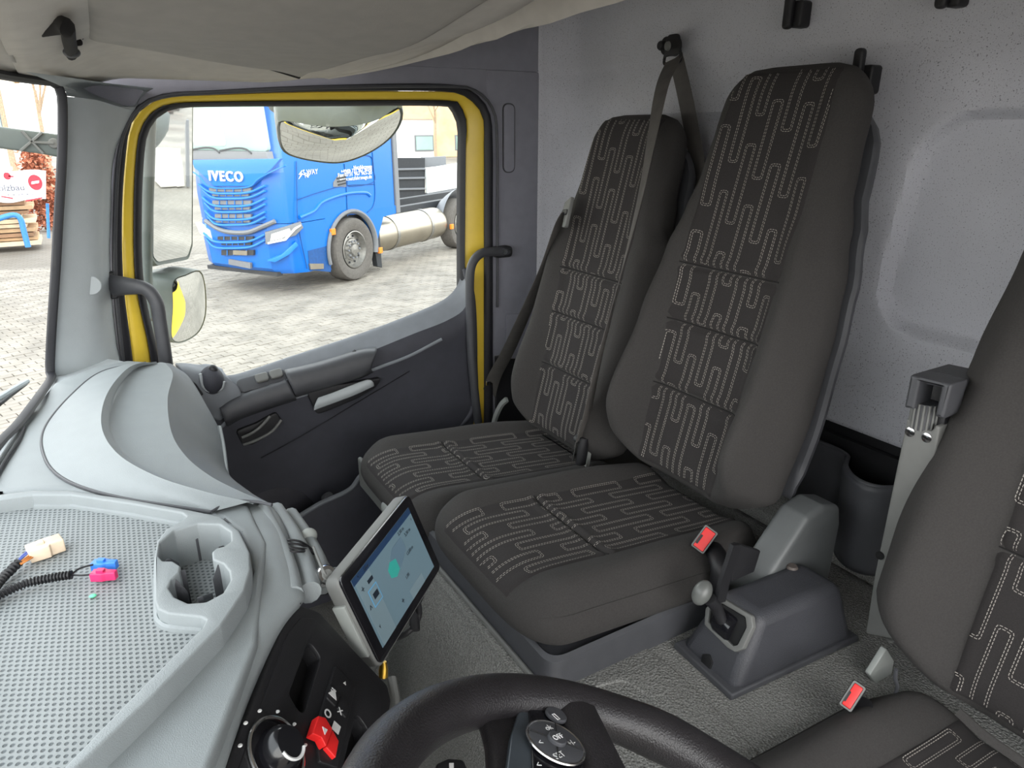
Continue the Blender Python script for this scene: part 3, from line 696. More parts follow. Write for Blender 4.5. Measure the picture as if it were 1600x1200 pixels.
# ---------------- seat belts
b1 = root('seat_belt', tuple(P(1047, 75, x=1.29)), 'long dark belt hanging from the bolt on the rear wall across the passenger seat', 'seat belt')
wy = (0.1, 1, 0)
strap('webbing', [P(1053, 92, x=1.27), P(1035, 135, x=1.19), P(1018, 220, x=1.10), P(1000, 310, x=1.045), P(975, 410, x=0.985), P(952, 500, x=0.945), P(932, 580, x=0.925), P(917, 650, x=0.925), P(908, 685, x=0.93)],
      [(0.1, 1, 0), (0.1, 1, 0), (0.2, 1, 0.0), (0.5, 0.8, 0), (0.75, 0.6, 0), (0.9, 0.5, 0), (0.95, 0.4, 0)], 0.046, 0.0016, BELT, b1, res=60)
strap('webbing', [P(1056, 90, x=1.285), P(1068, 140, x=1.285), P(1080, 200, x=1.28), P(1096, 290, x=1.27), P(1108, 360, x=1.25)], [(0, 1, 0)]*3, 0.046, 0.0016, BELT, b1, res=30)
aw = P(1050, 70, x=1.285)
lathe('anchor_bolt', [(0.0001, 0.03), (0.009, 0.03), (0.011, 0.026), (0.011, 0.012), (0.020, 0.012), (0.022, 0.0), (0.022, -0.02)], P(1046, 72, x=1.285), (-1, 0.1, 0), BLACKP, b1)
lathe('bolt_cap', [(0.0001, 0.004), (0.009, 0.003), (0.0105, -0.002)], P(1043, 72, x=1.250), (-1, 0.1, 0), MIDP, b1)
a2 = P(1052, 78, x=1.27)
plate('belt_guide', [rpoly([(-0.020, 0.034), (0.016, 0.034), (0.032, -0.030), (-0.034, -0.034)], 0.012), rpoly([(-0.026, -0.014), (0.024, -0.010), (0.026, -0.022), (-0.028, -0.026)], 0.004)], a2, (0, -1, 0), (0, 0, 1), (-1, 0, 0), -0.004, 0.004, BLACKP, b1, bev=0.002)
b2 = root('seat_belt', tuple(P(885, 335, x=1.10)), 'grey belt running from the passenger seat shoulder slot down beside the door', 'seat belt')
strap('webbing', [P(884, 330, x=1.06), P(872, 352, x=1.055), P(850, 420, x=1.06), P(818, 495, x=1.065), P(793, 550, x=1.065), P(772, 590, x=1.06), P(762, 625, x=1.055), P(756, 655, x=1.05)], [(0.9, 0.5, 0), (0.9, 0.5, 0), (0.95, -0.1, 0), (0.85, -0.6, 0)], 0.046, 0.0016, BELT, b2, res=60)
sl = P(886, 335, x=1.055)
plate('belt_slot_bezel', [rpoly([(-0.024, 0.030), (0.018, 0.044), (0.022, -0.034), (0.0, -0.034), (-0.006, 0.0), (-0.026, 0.004)], 0.006)], sl, (-0.25, -0.95, 0.15), TAX, (-0.9, 0.3, 0.25), -0.004, 0.006, MIDP, b2, bev=0.002)
plate('slot_opening', [stadium(-0.002, 0.004, 0.036, 0.015)], sl, (-0.25, -0.95, 0.15), TAX, (-0.9, 0.3, 0.25), 0.002, 0.009, BLACKP, b2, bev=0.002)
box('belt_tongue', (-0.012, -0.006, -0.008), (0.012, 0.006, 0.008), CHROME, b2, 0.002, R=Matrix.Identity(3), c=P(764, 598, x=1.05))
tube('reel_cover', [P(775, 622, x=1.10), P(766, 645, x=1.09), P(760, 668, x=1.08)], 0.026, BLACKP, b2, n=14, ry=0.020)
# chrome tongue and dark buckle between the passenger seats
tg = root('buckle_stalk', tuple(P(905, 700, x=0.925)), 'chrome belt tongue pushed into a black stalk between middle and passenger seats', 'buckle')
strap('plate', [P(903, 690, x=0.925), P(899, 705, x=0.92), P(896, 718, x=0.915)], (0.8, 0.6, 0), 0.024, 0.003, CHROME, tg)
tube('stalk', [P(914, 684, x=0.935), P(911, 700, x=0.93), P(907, 725, x=0.925)], 0.014, BLACKP, tg, ry=0.010)
ellipsoid('tongue_head', P(906, 686, x=0.93), (0.016, 0.016, 0.010), BLACKP, tg)
# red buckles
def buckle(name_label, q, x, stalk):
    ctr = sum((P(a, b, x=x) for a, b in q), Vector())/4; c4 = [PL(a, b, ctr, ctr.normalized()) for a, b in q]
    ux = c4[1]-c4[0]; w = ux.length; ux.normalize(); uy = c4[3]-c4[0]; uy = uy-ux*uy.dot(ux); h = uy.length; uy.normalize(); un = ux.cross(uy)
    if un.dot(-ctr) < 0: un = -un
    rt = root('belt_buckle', tuple(ctr), name_label, 'buckle')
    def q4(i): return [(-w/2+i, -h/2+i), (w/2-i, -h/2+i), (w/2-i, h/2-i), (-w/2+i, h/2-i)]
    plate('buckle_body', [rpoly(q4(-0.002), 0.004)], ctr, ux, uy, un, -0.05, 0.0, BLACKP, rt, bev=0.003)
    plate('buckle_rim', [rpoly(q4(-0.001), 0.003), rpoly(q4(0.0015), 0.002)], ctr, ux, uy, un, -0.002, 0.0025, MIDP, rt)
    plate('red_button', [rpoly(q4(0.002), 0.002)], ctr, ux, uy, un, -0.002, 0.003, RED, rt, bev=0.001, label='bright red press button')
    plate('tongue_slot', [rpoly([(-w*0.40, -h*0.1), (-w*0.22, -h*0.1), (-w*0.22, h*0.32), (-w*0.40, h*0.32)], 0.001)], ctr, ux, uy, un, 0.0, 0.0036, BLACKP, rt)
    tube('stalk', stalk, 0.015, BLACKP, rt, ry=0.018)
    return rt
buckle('red buckle of the middle seat, standing at its right rear corner', [(1104, 821), (1122, 834), (1099, 865), (1079, 850)], 0.865, [P(1114, 858, x=0.895), P(1122, 872, x=0.875), P(1126, 892, x=0.865), P(1122, 925, x=0.87)])
buckle('red buckle of the driver seat, low beside its cushion', [(1335, 1065), (1352, 1077), (1332, 1109), (1310, 1099)], 0.86, [P(1345, 1100, x=0.88), P(1352, 1130, x=0.89), P(1355, 1160, x=0.89)])
# light grey bracket of the driver seat
db = root('recliner_cover', tuple(P(1380, 1060, x=0.93)), 'pale grey angular hinge cover beside the driver seat cushion', 'hinge cover')
plate_y('cover_shell', [rpoly(px_xz([(1381, 1010), (1393, 1030), (1388, 1060), (1390, 1085), (1383, 1113), (1368, 1113), (1374, 1080), (1355, 1052)], 0.49), 0.004)], 0.485, 0.495, LIGHTP, db, bev=0.002)
tube('cable', [P(1400, 1046, y=0.44), P(1399, 1060, y=0.44), P(1402, 1075, y=0.44), P(1394, 1095, y=0.44), P(1386, 1110, y=0.44)], 0.003, GREYP, db, n=8)
strap('seat_trim_strip', [P(1497, 1112, z=-0.735), P(1540, 1150, z=-0.745), P(1600, 1192, z=-0.755), P(1660, 1235, z=-0.765)], (0.3, -0.9, 0.5), 0.012, 0.004, FAB, db)
# =================================================================== LEFT SIDE OF THE CAB (behind the camera)
box('wall_left_top', (-0.2, -0.47, 0.20), (1.33, -0.45, 0.5), SIDEF, kind='structure')
box('wall_left_rear', (1.06, -0.47, -1.36), (1.33, -0.45, 0.20), SIDEF, kind='structure')
# =================================================================== DASHBOARD
dash = root('dashboard', (0.0, 0.9, -0.55), 'light grey plastic truck dashboard with a recessed storage tray, lower left', 'dashboard')
def zz(pts, z): return [P(a, b, z=z) for a, b in pts]
o2 = [(-0.215, -0.42), (-0.215, 0.7)]+[(v.x, v.y) for v in px_xy([(-160, 872), (-60, 768), (0, 699), (30, 669), (62, 627), (84, 600), (120, 586), (160, 572), (200, 564)], -0.482)]+[(v.x, v.y) for v in px_xy([(238, 567), (196, 576), (164, 612), (150, 660), (170, 708), (238, 748), (320, 775), (388, 790)], -0.482)]+[(0.125, 0.80), (0.075, 0.62), (0.030, 0.53), (-0.005, 0.46), (-0.035, 0.40), (-0.06, 0.2), (-0.06, -0.42)]
hole = px_xy([(-60, 769), (0, 769), (50, 764), (110, 763), (200, 777), (300, 795), (345, 805), (376, 827), (392, 862), (394, 890), (384, 925), (345, 985), (240, 1095), (120, 1210), (60, 1290), (-60, 1400)], -0.478)
plate_z('dash_top', [rpoly(o2, 0.012), hole], -0.535, -0.480, DASH, dash, bev=0.006)
# passenger lobe: flat crown, scooped band, rounded knee edge
L0 = zz([(228, 566), (160, 580), (112, 616), (70, 668), (69, 712), (100, 748), (180, 775), (330, 799)], -0.477)
L1 = [P(a, b, z=q) for a, b, q in ((236, 566, -0.478), (190, 572, -0.468), (150, 610, -0.462), (135, 665, -0.460), (150, 712, -0.460), (200, 750, -0.462), (280, 776, -0.466), (345, 796, -0.474))]
LA = [P(a, b, z=q) for a, b, q in ((244, 565, -0.482), (205, 572, -0.466), (170, 610, -0.456), (158, 660, -0.453), (180, 705, -0.453), (240, 742, -0.455), (320, 768, -0.462), (390, 784, -0.472))]
LS = [P(a, b, z=q) for a, b, q in ((250, 566, -0.487), (216, 576, -0.484), (190, 612, -0.484), (182, 662, -0.484), (203, 705, -0.483), (262, 741, -0.481), (338, 767, -0.479), (400, 784, -0.480))]
LB = [P(a, b, z=q) for a, b, q in ((258, 567, -0.492), (270, 584, -0.489), (262, 622, -0.488), (267, 672, -0.488), (288, 710, -0.487), (326, 742, -0.486), (374, 767, -0.485), (416, 784, -0.489))]
LC = [P(a, b, z=q) for a, b, q in ((266, 568, -0.505), (292, 588, -0.545), (318, 630, -0.59), (338, 668, -0.625), (346, 700, -0.635), (352, 735, -0.62), (385, 765, -0.55), (424, 788, -0.505))]
LD = [P(a, b, z=q) for a, b, q in ((270, 570, -0.52), (298, 592, -0.59), (326, 640, -0.66), (344, 678, -0.70), (352, 715, -0.71), (358, 748, -0.69), (392, 775, -0.63), (430, 795, -0.54))]
patch('passenger_lobe', [L0, L1, LA], 70, 10, DASH, dash)
patch('lobe_scoop', [LA, [a.lerp(b, 0.45)-Vector((0, 0, 0.004)) for a, b in zip(LA, LS)], LS, LB], 70, 24, DASH, dash)
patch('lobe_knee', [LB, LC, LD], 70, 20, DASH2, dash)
tube('lobe_seam', [v+Vector((0, 0, -0.001)) for v in L0], 0.0026, GREYP, dash, n=8, res=80)
tube('lobe_seam', zz([(330, 800), (348, 790), (368, 783), (400, 784), (425, 789)], -0.474), 0.0022, GREYP, dash, n=8, res=30)
tube('knee_rim', [P(a, b, z=q) for a, b, q in ((342, 668, -0.63), (348, 700, -0.645), (352, 735, -0.645), (356, 760, -0.64))], 0.006, DASH, dash, n=8)
kd = [P(a, b, z=q) for a, b, q in ((352, 672, -0.60), (356, 720, -0.63), (360, 760, -0.64), (400, 800, -0.62), (450, 815, -0.6))]
patch('glovebox_face', [LD, [v+Vector((-0.02, 0, -0.2)) for v in LD], [v+Vector((-0.06, 0, -0.5)) for v in LD]], 50, 14, BLACKP, dash)
# defroster strips near the glass
for pts_ in ([(38, 668), (28, 690), (12, 715), (0, 735), (-20, 770)], ):
    tube('defroster_slot', zz(pts_, -0.476), 0.003, RUBBER, dash, n=8, ry=0.002)
tube('defroster_rib', zz([(50, 640), (30, 672), (8, 706), (-20, 750)], -0.477), 0.0025, DASH, dash, n=8)
tube('defroster_rib', zz([(40, 652), (20, 682), (0, 712), (-30, 760)], -0.474), 0.003, TRIM, dash, n=8)
# tray insert: rim with mat opening and cup opening
def rp(p, r=0.004): return rpoly(p, r, 3)
ro = px_xy([(-80, 778), (0, 772), (50, 766), (110, 766), (200, 779), (300, 797), (345, 807), (374, 829), (390, 862), (391, 890), (382, 922), (345, 977), (240, 1085), (115, 1203), (50, 1280), (-80, 1400)], -0.455)
ri = px_xy([(-70, 790), (0, 780), (50, 773), (110, 773), (200, 786), (284, 801), (291, 807), (284, 813), (260, 826), (245, 845), (241, 870), (241, 938), (246, 951), (262, 958), (312, 963), (322, 968), (316, 980), (215, 1080), (98, 1200), (30, 1275), (-70, 1380)], -0.455)
cp_ = px_xy([(247, 868), (250, 848), (272, 829), (308, 818), (342, 819), (360, 831), (361, 845), (350, 853), (338, 856), (331, 862), (332, 874), (348, 880), (358, 892), (360, 906), (348, 926), (322, 940), (294, 942), (272, 932), (263, 918), (268, 905), (280, 894), (282, 884), (270, 876), (254, 876)], -0.455)
tray = plate_z('tray_rim', [rp(ro, 0.01), rp(ri), rp(cp_)], -0.535, -0.455, DASH, dash, bev=0.0025)
# dimpled mat
def dimple_mat():
    m = mat('dimple_mat', (168, 172, 172), 0.6, var=0.02); n = m.node_tree.nodes; l = m.node_tree.links; b = n['Principled BSDF']
    tc = n.new('ShaderNodeTexCoord'); mp = n.new('ShaderNodeMapping'); mp.inputs['Scale'].default_value = (1/0.0062, 1/0.0062, 1)
    mp.inputs['Rotation'].default_value = (0, 0, 0.5)
    l.new(tc.outputs['Object'], mp.inputs[0]); s = n.new('ShaderNodeSeparateXYZ'); l.new(mp.outputs[0], s.inputs[0])
    def M(op, a, b_=None):
        q = n.new('ShaderNodeMath'); q.operation = op
        for i, v in enumerate((a, b_)):
            if v is None: continue
            if isinstance(v, (int, float)): q.inputs[i].default_value = v
            else: l.new(v, q.inputs[i])
        return q.outputs[0]
    row = M('FLOOR', s.outputs['Y']); sh = M('MULTIPLY', M('MODULO', M('ABSOLUTE', row), 2), 0.5)
    fx = M('SUBTRACT', M('FRACT', M('ADD', s.outputs['X'], sh)), 0.5); fy = M('SUBTRACT', M('FRACT', s.outputs['Y']), 0.5)
    d = M('SQRT', M('ADD', M('MULTIPLY', fx, fx), M('MULTIPLY', fy, fy)))
    r = n.new('ShaderNodeMapRange'); r.inputs[1].default_value = 0.2; r.inputs[2].default_value = 0.36; l.new(d, r.inputs[0])
    mx = n.new('ShaderNodeMix'); mx.data_type = 'RGBA'; mx.inputs[6].default_value = srgb((84, 90, 93)); mx.inputs[7].default_value = srgb((140, 145, 146))
    l.new(r.outputs[0], mx.inputs[0]); l.new(mx.outputs[2], b.inputs['Base Color'])
    bp = n.new('ShaderNodeBump'); bp.inputs['Strength'].default_value = 0.6; bp.inputs['Distance'].default_value = 0.0015
    l.new(r.outputs[0], bp.inputs['Height']); l.new(bp.outputs[0], b.inputs['Normal']); return m
DM = dimple_mat()
plate_z('tray_mat', [rp(ri)], -0.49, -0.4745, DM, dash)
plate_z('cup_floor', [rp(cp_)], -0.5345, -0.507, DM, dash)
# raised surround of the mat (smooth bevel strip)
tube('mat_border', [Vector((p.x, p.y, -0.475)) for p in crs([Vector((q[0], q[1], 0)) for q in ri[2:-6]], 60)], 0.006, DASH, dash, n=8, res=90, ry=0.004)
for a, b, c, d in ((292, 818, 306, 842), (345, 853, 356, 858), (262, 873, 276, 880), (344, 880, 336, 905), (270, 905, 290, 925), (286, 890, 284, 910), (312, 932, 328, 927)):
    A_ = P(a, b, z=-0.458); B_ = P(c, d, z=-0.475)
    hexa('cup_tab', [A_+Vector((0.003, 0, -0.05)), A_+Vector((-0.003, 0, -0.05)), B_+Vector((-0.003, 0, -0.04)), B_+Vector((0.003, 0, -0.04))],
         [A_+Vector((0.003, 0, 0)), A_+Vector((-0.003, 0, 0)), B_+Vector((-0.003, 0, 0)), B_+Vector((0.003, 0, 0))], GREYP, dash, 0.001)
# dash surface sloping from the tray to the switch panel
ra = zz([(318, 800), (352, 806), (380, 826), (398, 858), (402, 890), (394, 925), (360, 975), (262, 1090), (150, 1215), (90, 1290)], -0.486)
rbm = zz([(345, 792), (385, 800), (415, 825), (430, 862), (436, 900), (418, 945), (370, 1030), (300, 1130), (250, 1205), (210, 1290)], -0.484)
rc_ = zz([(390, 784), (420, 792), (440, 820), (456, 870), (470, 925), (462, 943), (432, 985), (385, 1080), (340, 1205), (310, 1300)], -0.495)
rdd = zz([(400, 786), (428, 796), (446, 824), (462, 872), (476, 928), (470, 946), (438, 992), (392, 1088), (350, 1210), (322, 1305)], -0.512)
patch('dash_shoulder', [ra, rbm, rc_, rdd], 80, 24, DASH, dash)
# black groove round the tray
tube('tray_groove', zz([(352, 812), (382, 832), (397, 862), (400, 892), (391, 927), (356, 980), (256, 1094), (143, 1212)], -0.484), 0.003, GREYP, dash, n=8, res=60)
# air vents with cables
patch('vent_back', [zz([(402, 792), (425, 835), (448, 890), (462, 938)], -0.53), [P(a, b, z=-0.60) for a, b in ((455, 800), (485, 840), (515, 885), (530, 925))]], 10, 4, BLACKP, dash)
vz_ = [(-0.50, [(410, 798), (432, 840), (450, 888), (459, 930)], 0.012), (-0.515, [(430, 800), (456, 840), (475, 885), (484, 926)], 0.015), (-0.53, [(453, 807), (474, 838), (494, 876), (506, 914)], 0.014)]
for z_, pp, r_ in vz_:
    tube('vent_blade', zz(pp, z_), r_, DASH, dash, n=12, ry=r_*0.9, res=30, up=(0.3, -0.5, 0.8))
tube('vent_rim', zz([(401, 790), (424, 838), (444, 890), (458, 938), (470, 940)], -0.502), 0.003, RUBBER, dash, n=8)
tube('vent_rim', [P(a, b, z=-0.555) for a, b in ((452, 805), (480, 840), (505, 876), (522, 910))], 0.005, LIGHTP, dash, n=8)
ellipsoid('vent_wheel', P(482, 838, z=-0.52), (0.012, 0.008, 0.012), LIGHTP, dash)
lathe('vent_knob', [(0.0001, 0.010), (0.011, 0.010), (0.013, 0.006), (0.013, -0.008)], P(507, 900, z=-0.515), (0.2, -0.75, 0.6), CHROME, dash, n=16)
lathe('vent_knob_ring', [(0.0001, 0.0115), (0.006, 0.0115), (0.008, 0.009)], P(507, 900, z=-0.515), (0.2, -0.75, 0.6), MIDP, dash, n=16)
tube('vent_rod', [P(490, 855, z=-0.50), P(502, 885, z=-0.50), P(510, 900, z=-0.51)], 0.002, MIDP, dash, n=6)
cabs = root('tablet_cable', tuple(P(470, 855, z=-0.49)), 'thin black cables looped round the light vent blades behind the tablet', 'cable')
for dy in (0, 6, 14, 20):
    tube('cable_loop', [P(443, 846+dy, z=-0.500), P(452, 844+dy*0.9, z=-0.492), P(468, 846+dy*0.8, z=-0.495), P(484, 856+dy*0.3, z=-0.51), P(500, 872, z=-0.525)], 0.0016, BLACKP, cabs, n=6)
# =================================================================== SWITCH PANEL
sp = root('switch_panel', tuple(P(480, 1080, z=-0.56)), 'black angled switch panel with red hazard switch left of the steering wheel', 'control panel')
A3, B3, C3 = P(472, 948, z=-0.512), P(352, 1200, z=-0.508), P(612, 1092, z=-0.635)
pu = (B3-A3).normalized(); pn_ = pu.cross(C3-A3).normalized()
if pn_.dot(-A3) < 0: pn_ = -pn_
pv = pn_.cross(pu)
def on_panel(pts, off=0.0):
    r = []
    for a, b in pts:
        q = PL(a, b, A3+pn_*off, pn_)-A3; r.append(Vector((q.dot(pu), q.dot(pv))))
    return r
def pp(name, pts, d0, d1, m, parent=sp, bev=0.001, rad=0.003, extra=None, off=None, **k):
    lp = [rpoly(on_panel(pts, d1 if off is None else off), rad, 4)]+([rpoly(on_panel(e, d1), rad, 4) for e in extra] if extra else [])
    return plate(name, lp, A3, pu, pv, pn_, d0, d1, m, parent, bev=bev, **k)
slot1 = [(483, 1000), (502, 1027), (474, 1122), (451, 1085)]
slot2 = [(557, 1112), (576, 1140), (552, 1230), (528, 1230)]
pp('panel_face', [(345, 1215), (398, 1092), (437, 992), (455, 958), (474, 946), (500, 956), (560, 1022), (606, 1070), (612, 1095), (604, 1150), (600, 1240), (440, 1330), (330, 1260)], -0.022, 0.0, BLACKP, extra=[slot1, slot2], rad=0.01, bev=0.003)
pp('panel_inlay', [(360, 1240), (412, 1092), (450, 990), (470, 965), (492, 966), (548, 1028), (592, 1075), (596, 1100), (586, 1240), (440, 1320)], -0.004, 0.0015, BLACKP, extra=[slot1, slot2], rad=0.008)
INK = mat('slot_black', (10, 10, 12), 0.6)
pp('storage_slot', [(478, 990), (510, 1025), (478, 1130), (444, 1085)], -0.024, -0.02, INK)
pp('storage_slot', [(552, 1102), (582, 1140), (558, 1240), (520, 1240)], -0.024, -0.02, INK)
pp('switch_block', [(524, 1040), (556, 1072), (528, 1200), (500, 1190), (496, 1150), (503, 1110)], 0.0, 0.005, BLACKP, rad=0.002)
pp('panel_switch', [(517, 1070), (531, 1085), (525, 1104), (511, 1090)], 0.004, 0.007, BLACKP, rad=0.002)
pp('panel_switch', [(534, 1086), (548, 1100), (541, 1122), (528, 1106)], 0.004, 0.007, BLACKP, rad=0.002)
hz = pp('hazard_switch', [(498, 1118), (509, 1121), (520, 1139), (510, 1166), (503, 1152), (489, 1146)], 0.004, 0.014, RED, rad=0.001, label='red hazard warning switch')
pp('hazard_switch', [(520, 1140), (530, 1158), (525, 1184), (510, 1167)], 0.002, 0.010, RED, rad=0.001, label='red hazard warning switch, lower half')
pp('triangle_mark', [(504, 1135), (512, 1140), (508, 1148)], 0.013, 0.0146, WHITE, hz, bev=0, rad=0)
for a, b, s_ in ((521, 1084, '\u25b2'), (521, 1080, '='), (513, 1113, 'o'), (532, 1110, 'x'), (525, 1138, '\u25a0'), (539, 1067, '\u25b4')):
    q = PL(a, b, A3+pn_*0.0075, pn_)
    text('switch_icon', s_, q, pv, -pu, 0.014 if s_ != 'o' else 0.02, WHITE, sp, ext=0.0002)
kc = PL(428, 1178, A3, pn_)
kn = lathe('light_knob', [(0.0001, 0.022), (0.016, 0.022), (0.020, 0.016), (0.022, 0.004), (0.029, 0.003), (0.031, -0.002)], kc, pn_, BLACKP, sp, n=36)
kn.data.materials.clear(); kn.data.materials.append(mat('gloss_black', (22, 22, 26), 0.15))
tube('knob_ring', [kc+pn_*0.004+(pu*cos(a)+pv*sin(a))*0.0315 for a in lin(0, 2*pi*19/20, 20)], 0.0022, CHROME, kn, closed=True, n=8, res=60)
tube('knob_pointer', [kc+pn_*0.0225+(pu*cos(a)+pv*sin(a))*0.015 for a in lin(-0.3, 2.0, 8)], 0.0016, WHITE, kn, n=6)
for a in lin(2.4, 5.2, 6):
    q = kc+pn_*0.002+(pu*cos(a)+pv*sin(a))*0.040
    ellipsoid('knob_mark', q, (0.0022, 0.0022, 0.0012), WHITE, kn, n=8)
# trim edge that wraps the right side of the panel
tube('panel_edge', [P(612, 1060, z=-0.64), P(618, 1100, z=-0.65), P(612, 1150, z=-0.65), P(606, 1190, z=-0.65)], 0.006, MIDP, sp, n=8)
lathe('brass_fitting', [(0.0001, 0.01), (0.004, 0.01), (0.006, 0.0), (0.006, -0.01), (0.0001, -0.01)], P(599, 1046, z=-0.66), (0.2, 0.3, 1), mat('brass', (205, 165, 70), 0.3, 0.9), sp, n=14)
hexa('console_body', [A3-pn_*0.02+pv*0.0+Vector((-0.05, 0, -0.3)), B3-pn_*0.02+Vector((-0.05, 0, -0.3)), C3-pn_*0.03+Vector((-0.03, -0.15, -0.3)), C3-pn_*0.03+Vector((0, 0.04, -0.3))],
     [A3-pn_*0.024, B3-pn_*0.024, C3-pn_*0.04+Vector((-0.1, -0.12, 0)), C3-pn_*0.04], BLACKP, sp)
# =================================================================== TABLET
TO = Vector((0.273, 0.760, -0.556)); tx_ = Vector((0.732, 0.68, 0.045)).normalized(); ty_ = -Vector((0.261, -0.218, -0.94)); ty_ = (ty_-tx_*ty_.dot(tx_)).normalized(); tn_ = tx_.cross(ty_)
tb = root('navigation_tablet', tuple(TO), 'rugged tablet with a lit map screen mounted beside the dashboard vents', 'tablet')
def tp(name, pts, d0, d1, m, parent=tb, rad=0.0, bev=0.0, **k): return plate(name, [rpoly(pts, rad, 4)] if rad else [[Vector(p) for p in pts]], TO, tx_, ty_, tn_, d0, d1, m, parent, bev=bev, **k)
def R4(x0, y0, x1, y1): return [(x0, y0), (x1, y0), (x1, y1), (x0, y1)]
tp('tablet_case', R4(-0.102, -0.068, 0.103, 0.064), -0.022, 0.0, MIDP, rad=0.012, bev=0.004)
tp('bezel', R4(-0.100, -0.063, 0.100, 0.063), -0.003, 0.0025, mat('gloss_black', (22, 22, 26), 0.15), rad=0.010, bev=0.001)
SCR = mat('screen_back', (88, 108, 118), 0.25, var=0.0, emit=0.22)
SC2 = mat('screen_panel', (104, 122, 130), 0.25, var=0.0, emit=0.15); SC3 = mat('screen_bar', (24, 40, 62), 0.25, var=0.0, emit=0.5)
SCK = mat('screen_ink', (26, 34, 42), 0.3, var=0.0, emit=0.2); SCG = mat('screen_green', (40, 120, 112), 0.3, var=0.0, emit=0.4); SCT = mat('screen_truck_grey', (70, 88, 100), 0.3, var=0.0, emit=0.4)
SCO = mat('screen_outline', (60, 110, 140), 0.3, var=0.0, emit=0.5)
scr = tp('screen', R4(-0.084, -0.050, 0.084, 0.050), 0.002, 0.0030, SCR)
tp('screen_title_bar', R4(-0.084, 0.041, 0.084, 0.050), 0.003, 0.0033, SC3, scr)
tp('screen_column', R4(-0.080, -0.050, -0.046, 0.041), 0.003, 0.0033, SC2, scr)
tp('screen_footer', R4(0.010, -0.050, 0.050, -0.036), 0.003, 0.0033, SC2, scr)
tp('screen_frame', R4(-0.066, -0.004, -0.044, 0.020), 0.0033, 0.0035, SCO, scr)
tp('screen_tile', R4(-0.0645, -0.0025, -0.0455, 0.0185), 0.0035, 0.0036, SC2, scr)
tp('truck_icon', R4(-0.060, 0.004, -0.048, 0.012), 0.0036, 0.0038, SCK, scr)
tp('truck_icon', R4(-0.0585, 0.026, -0.046, 0.031), 0.0034, 0.0037, SCK, scr)
tp('truck_picture', [(-0.002, 0.006), (0.012, -0.002), (0.040, 0.012), (0.040, 0.030), (0.012, 0.030), (-0.002, 0.020)], 0.0034, 0.0037, SCT, scr)
tp('truck_picture', [(-0.014, 0.002), (-0.002, -0.004), (0.010, 0.000), (0.010, 0.016), (-0.004, 0.020), (-0.014, 0.014)], 0.0036, 0.0039, SCG, scr)
def tt(s, x, y, sz): text('screen_text', s, TO+tx_*x+ty_*y+tn_*0.0038, tx_, ty_, sz, SCK, scr, ext=0.0001, sx=0.9)
tt('Lkw', -0.050, 0.0455, 0.008); tt('2,50 m', 0.045, 0.036, 0.007); tt('3,30 m', 0.058, 0.026, 0.007); tt('13,00 m', 0.046, 0.004, 0.007); tt('1,00', 0.018, -0.018, 0.007)
tt('+', -0.072, 0.028, 0.014); tt('^', -0.073, 0.000, 0.014); tt('v', -0.073, -0.026, 0.010); tt('+', -0.012, -0.036, 0.014); tt('<', -0.070, 0.046, 0.008); tt('x', 0.078, 0.035, 0.006)
tp('side_grip', R4(-0.106, -0.045, -0.100, 0.030), -0.022, -0.004, LIGHTP, rad=0.002, bev=0.001)
tube('mount_arm', [TO-tn_*0.03, TO-tn_*0.06+Vector((-0.02, 0.02, 0.0)), P(505, 905, z=-0.54)+Vector((0, 0.03, -0.02))], 0.012, BLACKP, tb)
box('mount_plate', (-0.035, -0.03, -0.045), (0.035, 0.03, -0.024), BLACKP, tb, 0.004, R=Matrix((tx_, ty_, tn_)).transposed(), c=TO)
tube('charging_cable', [TO-tn_*0.03+tx_*0.06-ty_*0.05, P(655, 955, z=-0.70), P(640, 985, z=-0.72), P(612, 1000, z=-0.74)], 0.005, BLACKP, tb)
tube('charging_cable', [P(655, 930, z=-0.68), P(648, 950, z=-0.70), P(648, 985, z=-0.72)], 0.008, BLACKP, tb)
# =================================================================== CABLES ON THE TRAY
def ribbed(name, pts, r, m, parent, res=160):
    return tube(name, pts, lambda f: r*(1+0.22*(1 if int(f*res/2) % 2 else -1)), m, parent, n=10, res=res)
w1 = root('wiring_plug', tuple(P(60, 865, z=-0.47)), 'cream plug on a black corrugated cable lying on the tray', 'plug')
ribbed('corrugated_sleeve', [P(-30, 950, z=-0.466), P(0, 908, z=-0.466), P(15, 893, z=-0.466), P(30, 878, z=-0.464)], 0.0045, BLACKP, w1, 60)
ORG = mat('orange_wire', (190, 120, 60), 0.5); BLU = mat('blue_wire', (90, 110, 190), 0.5)
for k_, (m_, dx_) in enumerate(((BLU, -4), (BLU, -2), (ORG, 1), (ORG, 3), (ORG, 5))):
    tube('wire', [P(29+dx_*0.6, 880+dx_*0.4, z=-0.464), P(38+dx_, 872+dx_*0.7, z=-0.463), P(46+dx_, 866+dx_, z=-0.464)], 0.0011, m_, w1, n=6)
CRE = mat('cream_plug', (226, 205, 180), 0.5)
a_, b_ = P(44, 868, z=-0.467), P(84, 854, z=-0.467); ux = (b_-a_).normalized(); uy = Vector((0, 0, 1)).cross(ux)
plate('plug_body', [rpoly([(0, -0.011), (0.020, -0.013), (0.022, -0.010), (0.036, -0.010), (0.036, 0.010), (0.018, 0.011), (0, 0.009)], 0.0015)], a_, ux, uy, (0, 0, 1), -0.006, 0.010, CRE, w1, bev=0.0015)
plate('plug_latch', [rpoly([(0.008, -0.004), (0.018, -0.004), (0.018, 0.003), (0.008, 0.003)], 0.0015)], a_, ux, uy, (0, 0, 1), 0.009, 0.013, CRE, w1, bev=0.001)
w2 = root('wiring_plug', tuple(P(160, 890, z=-0.47)), 'blue and magenta antenna plugs on one black corrugated cable, on the tray', 'plug')
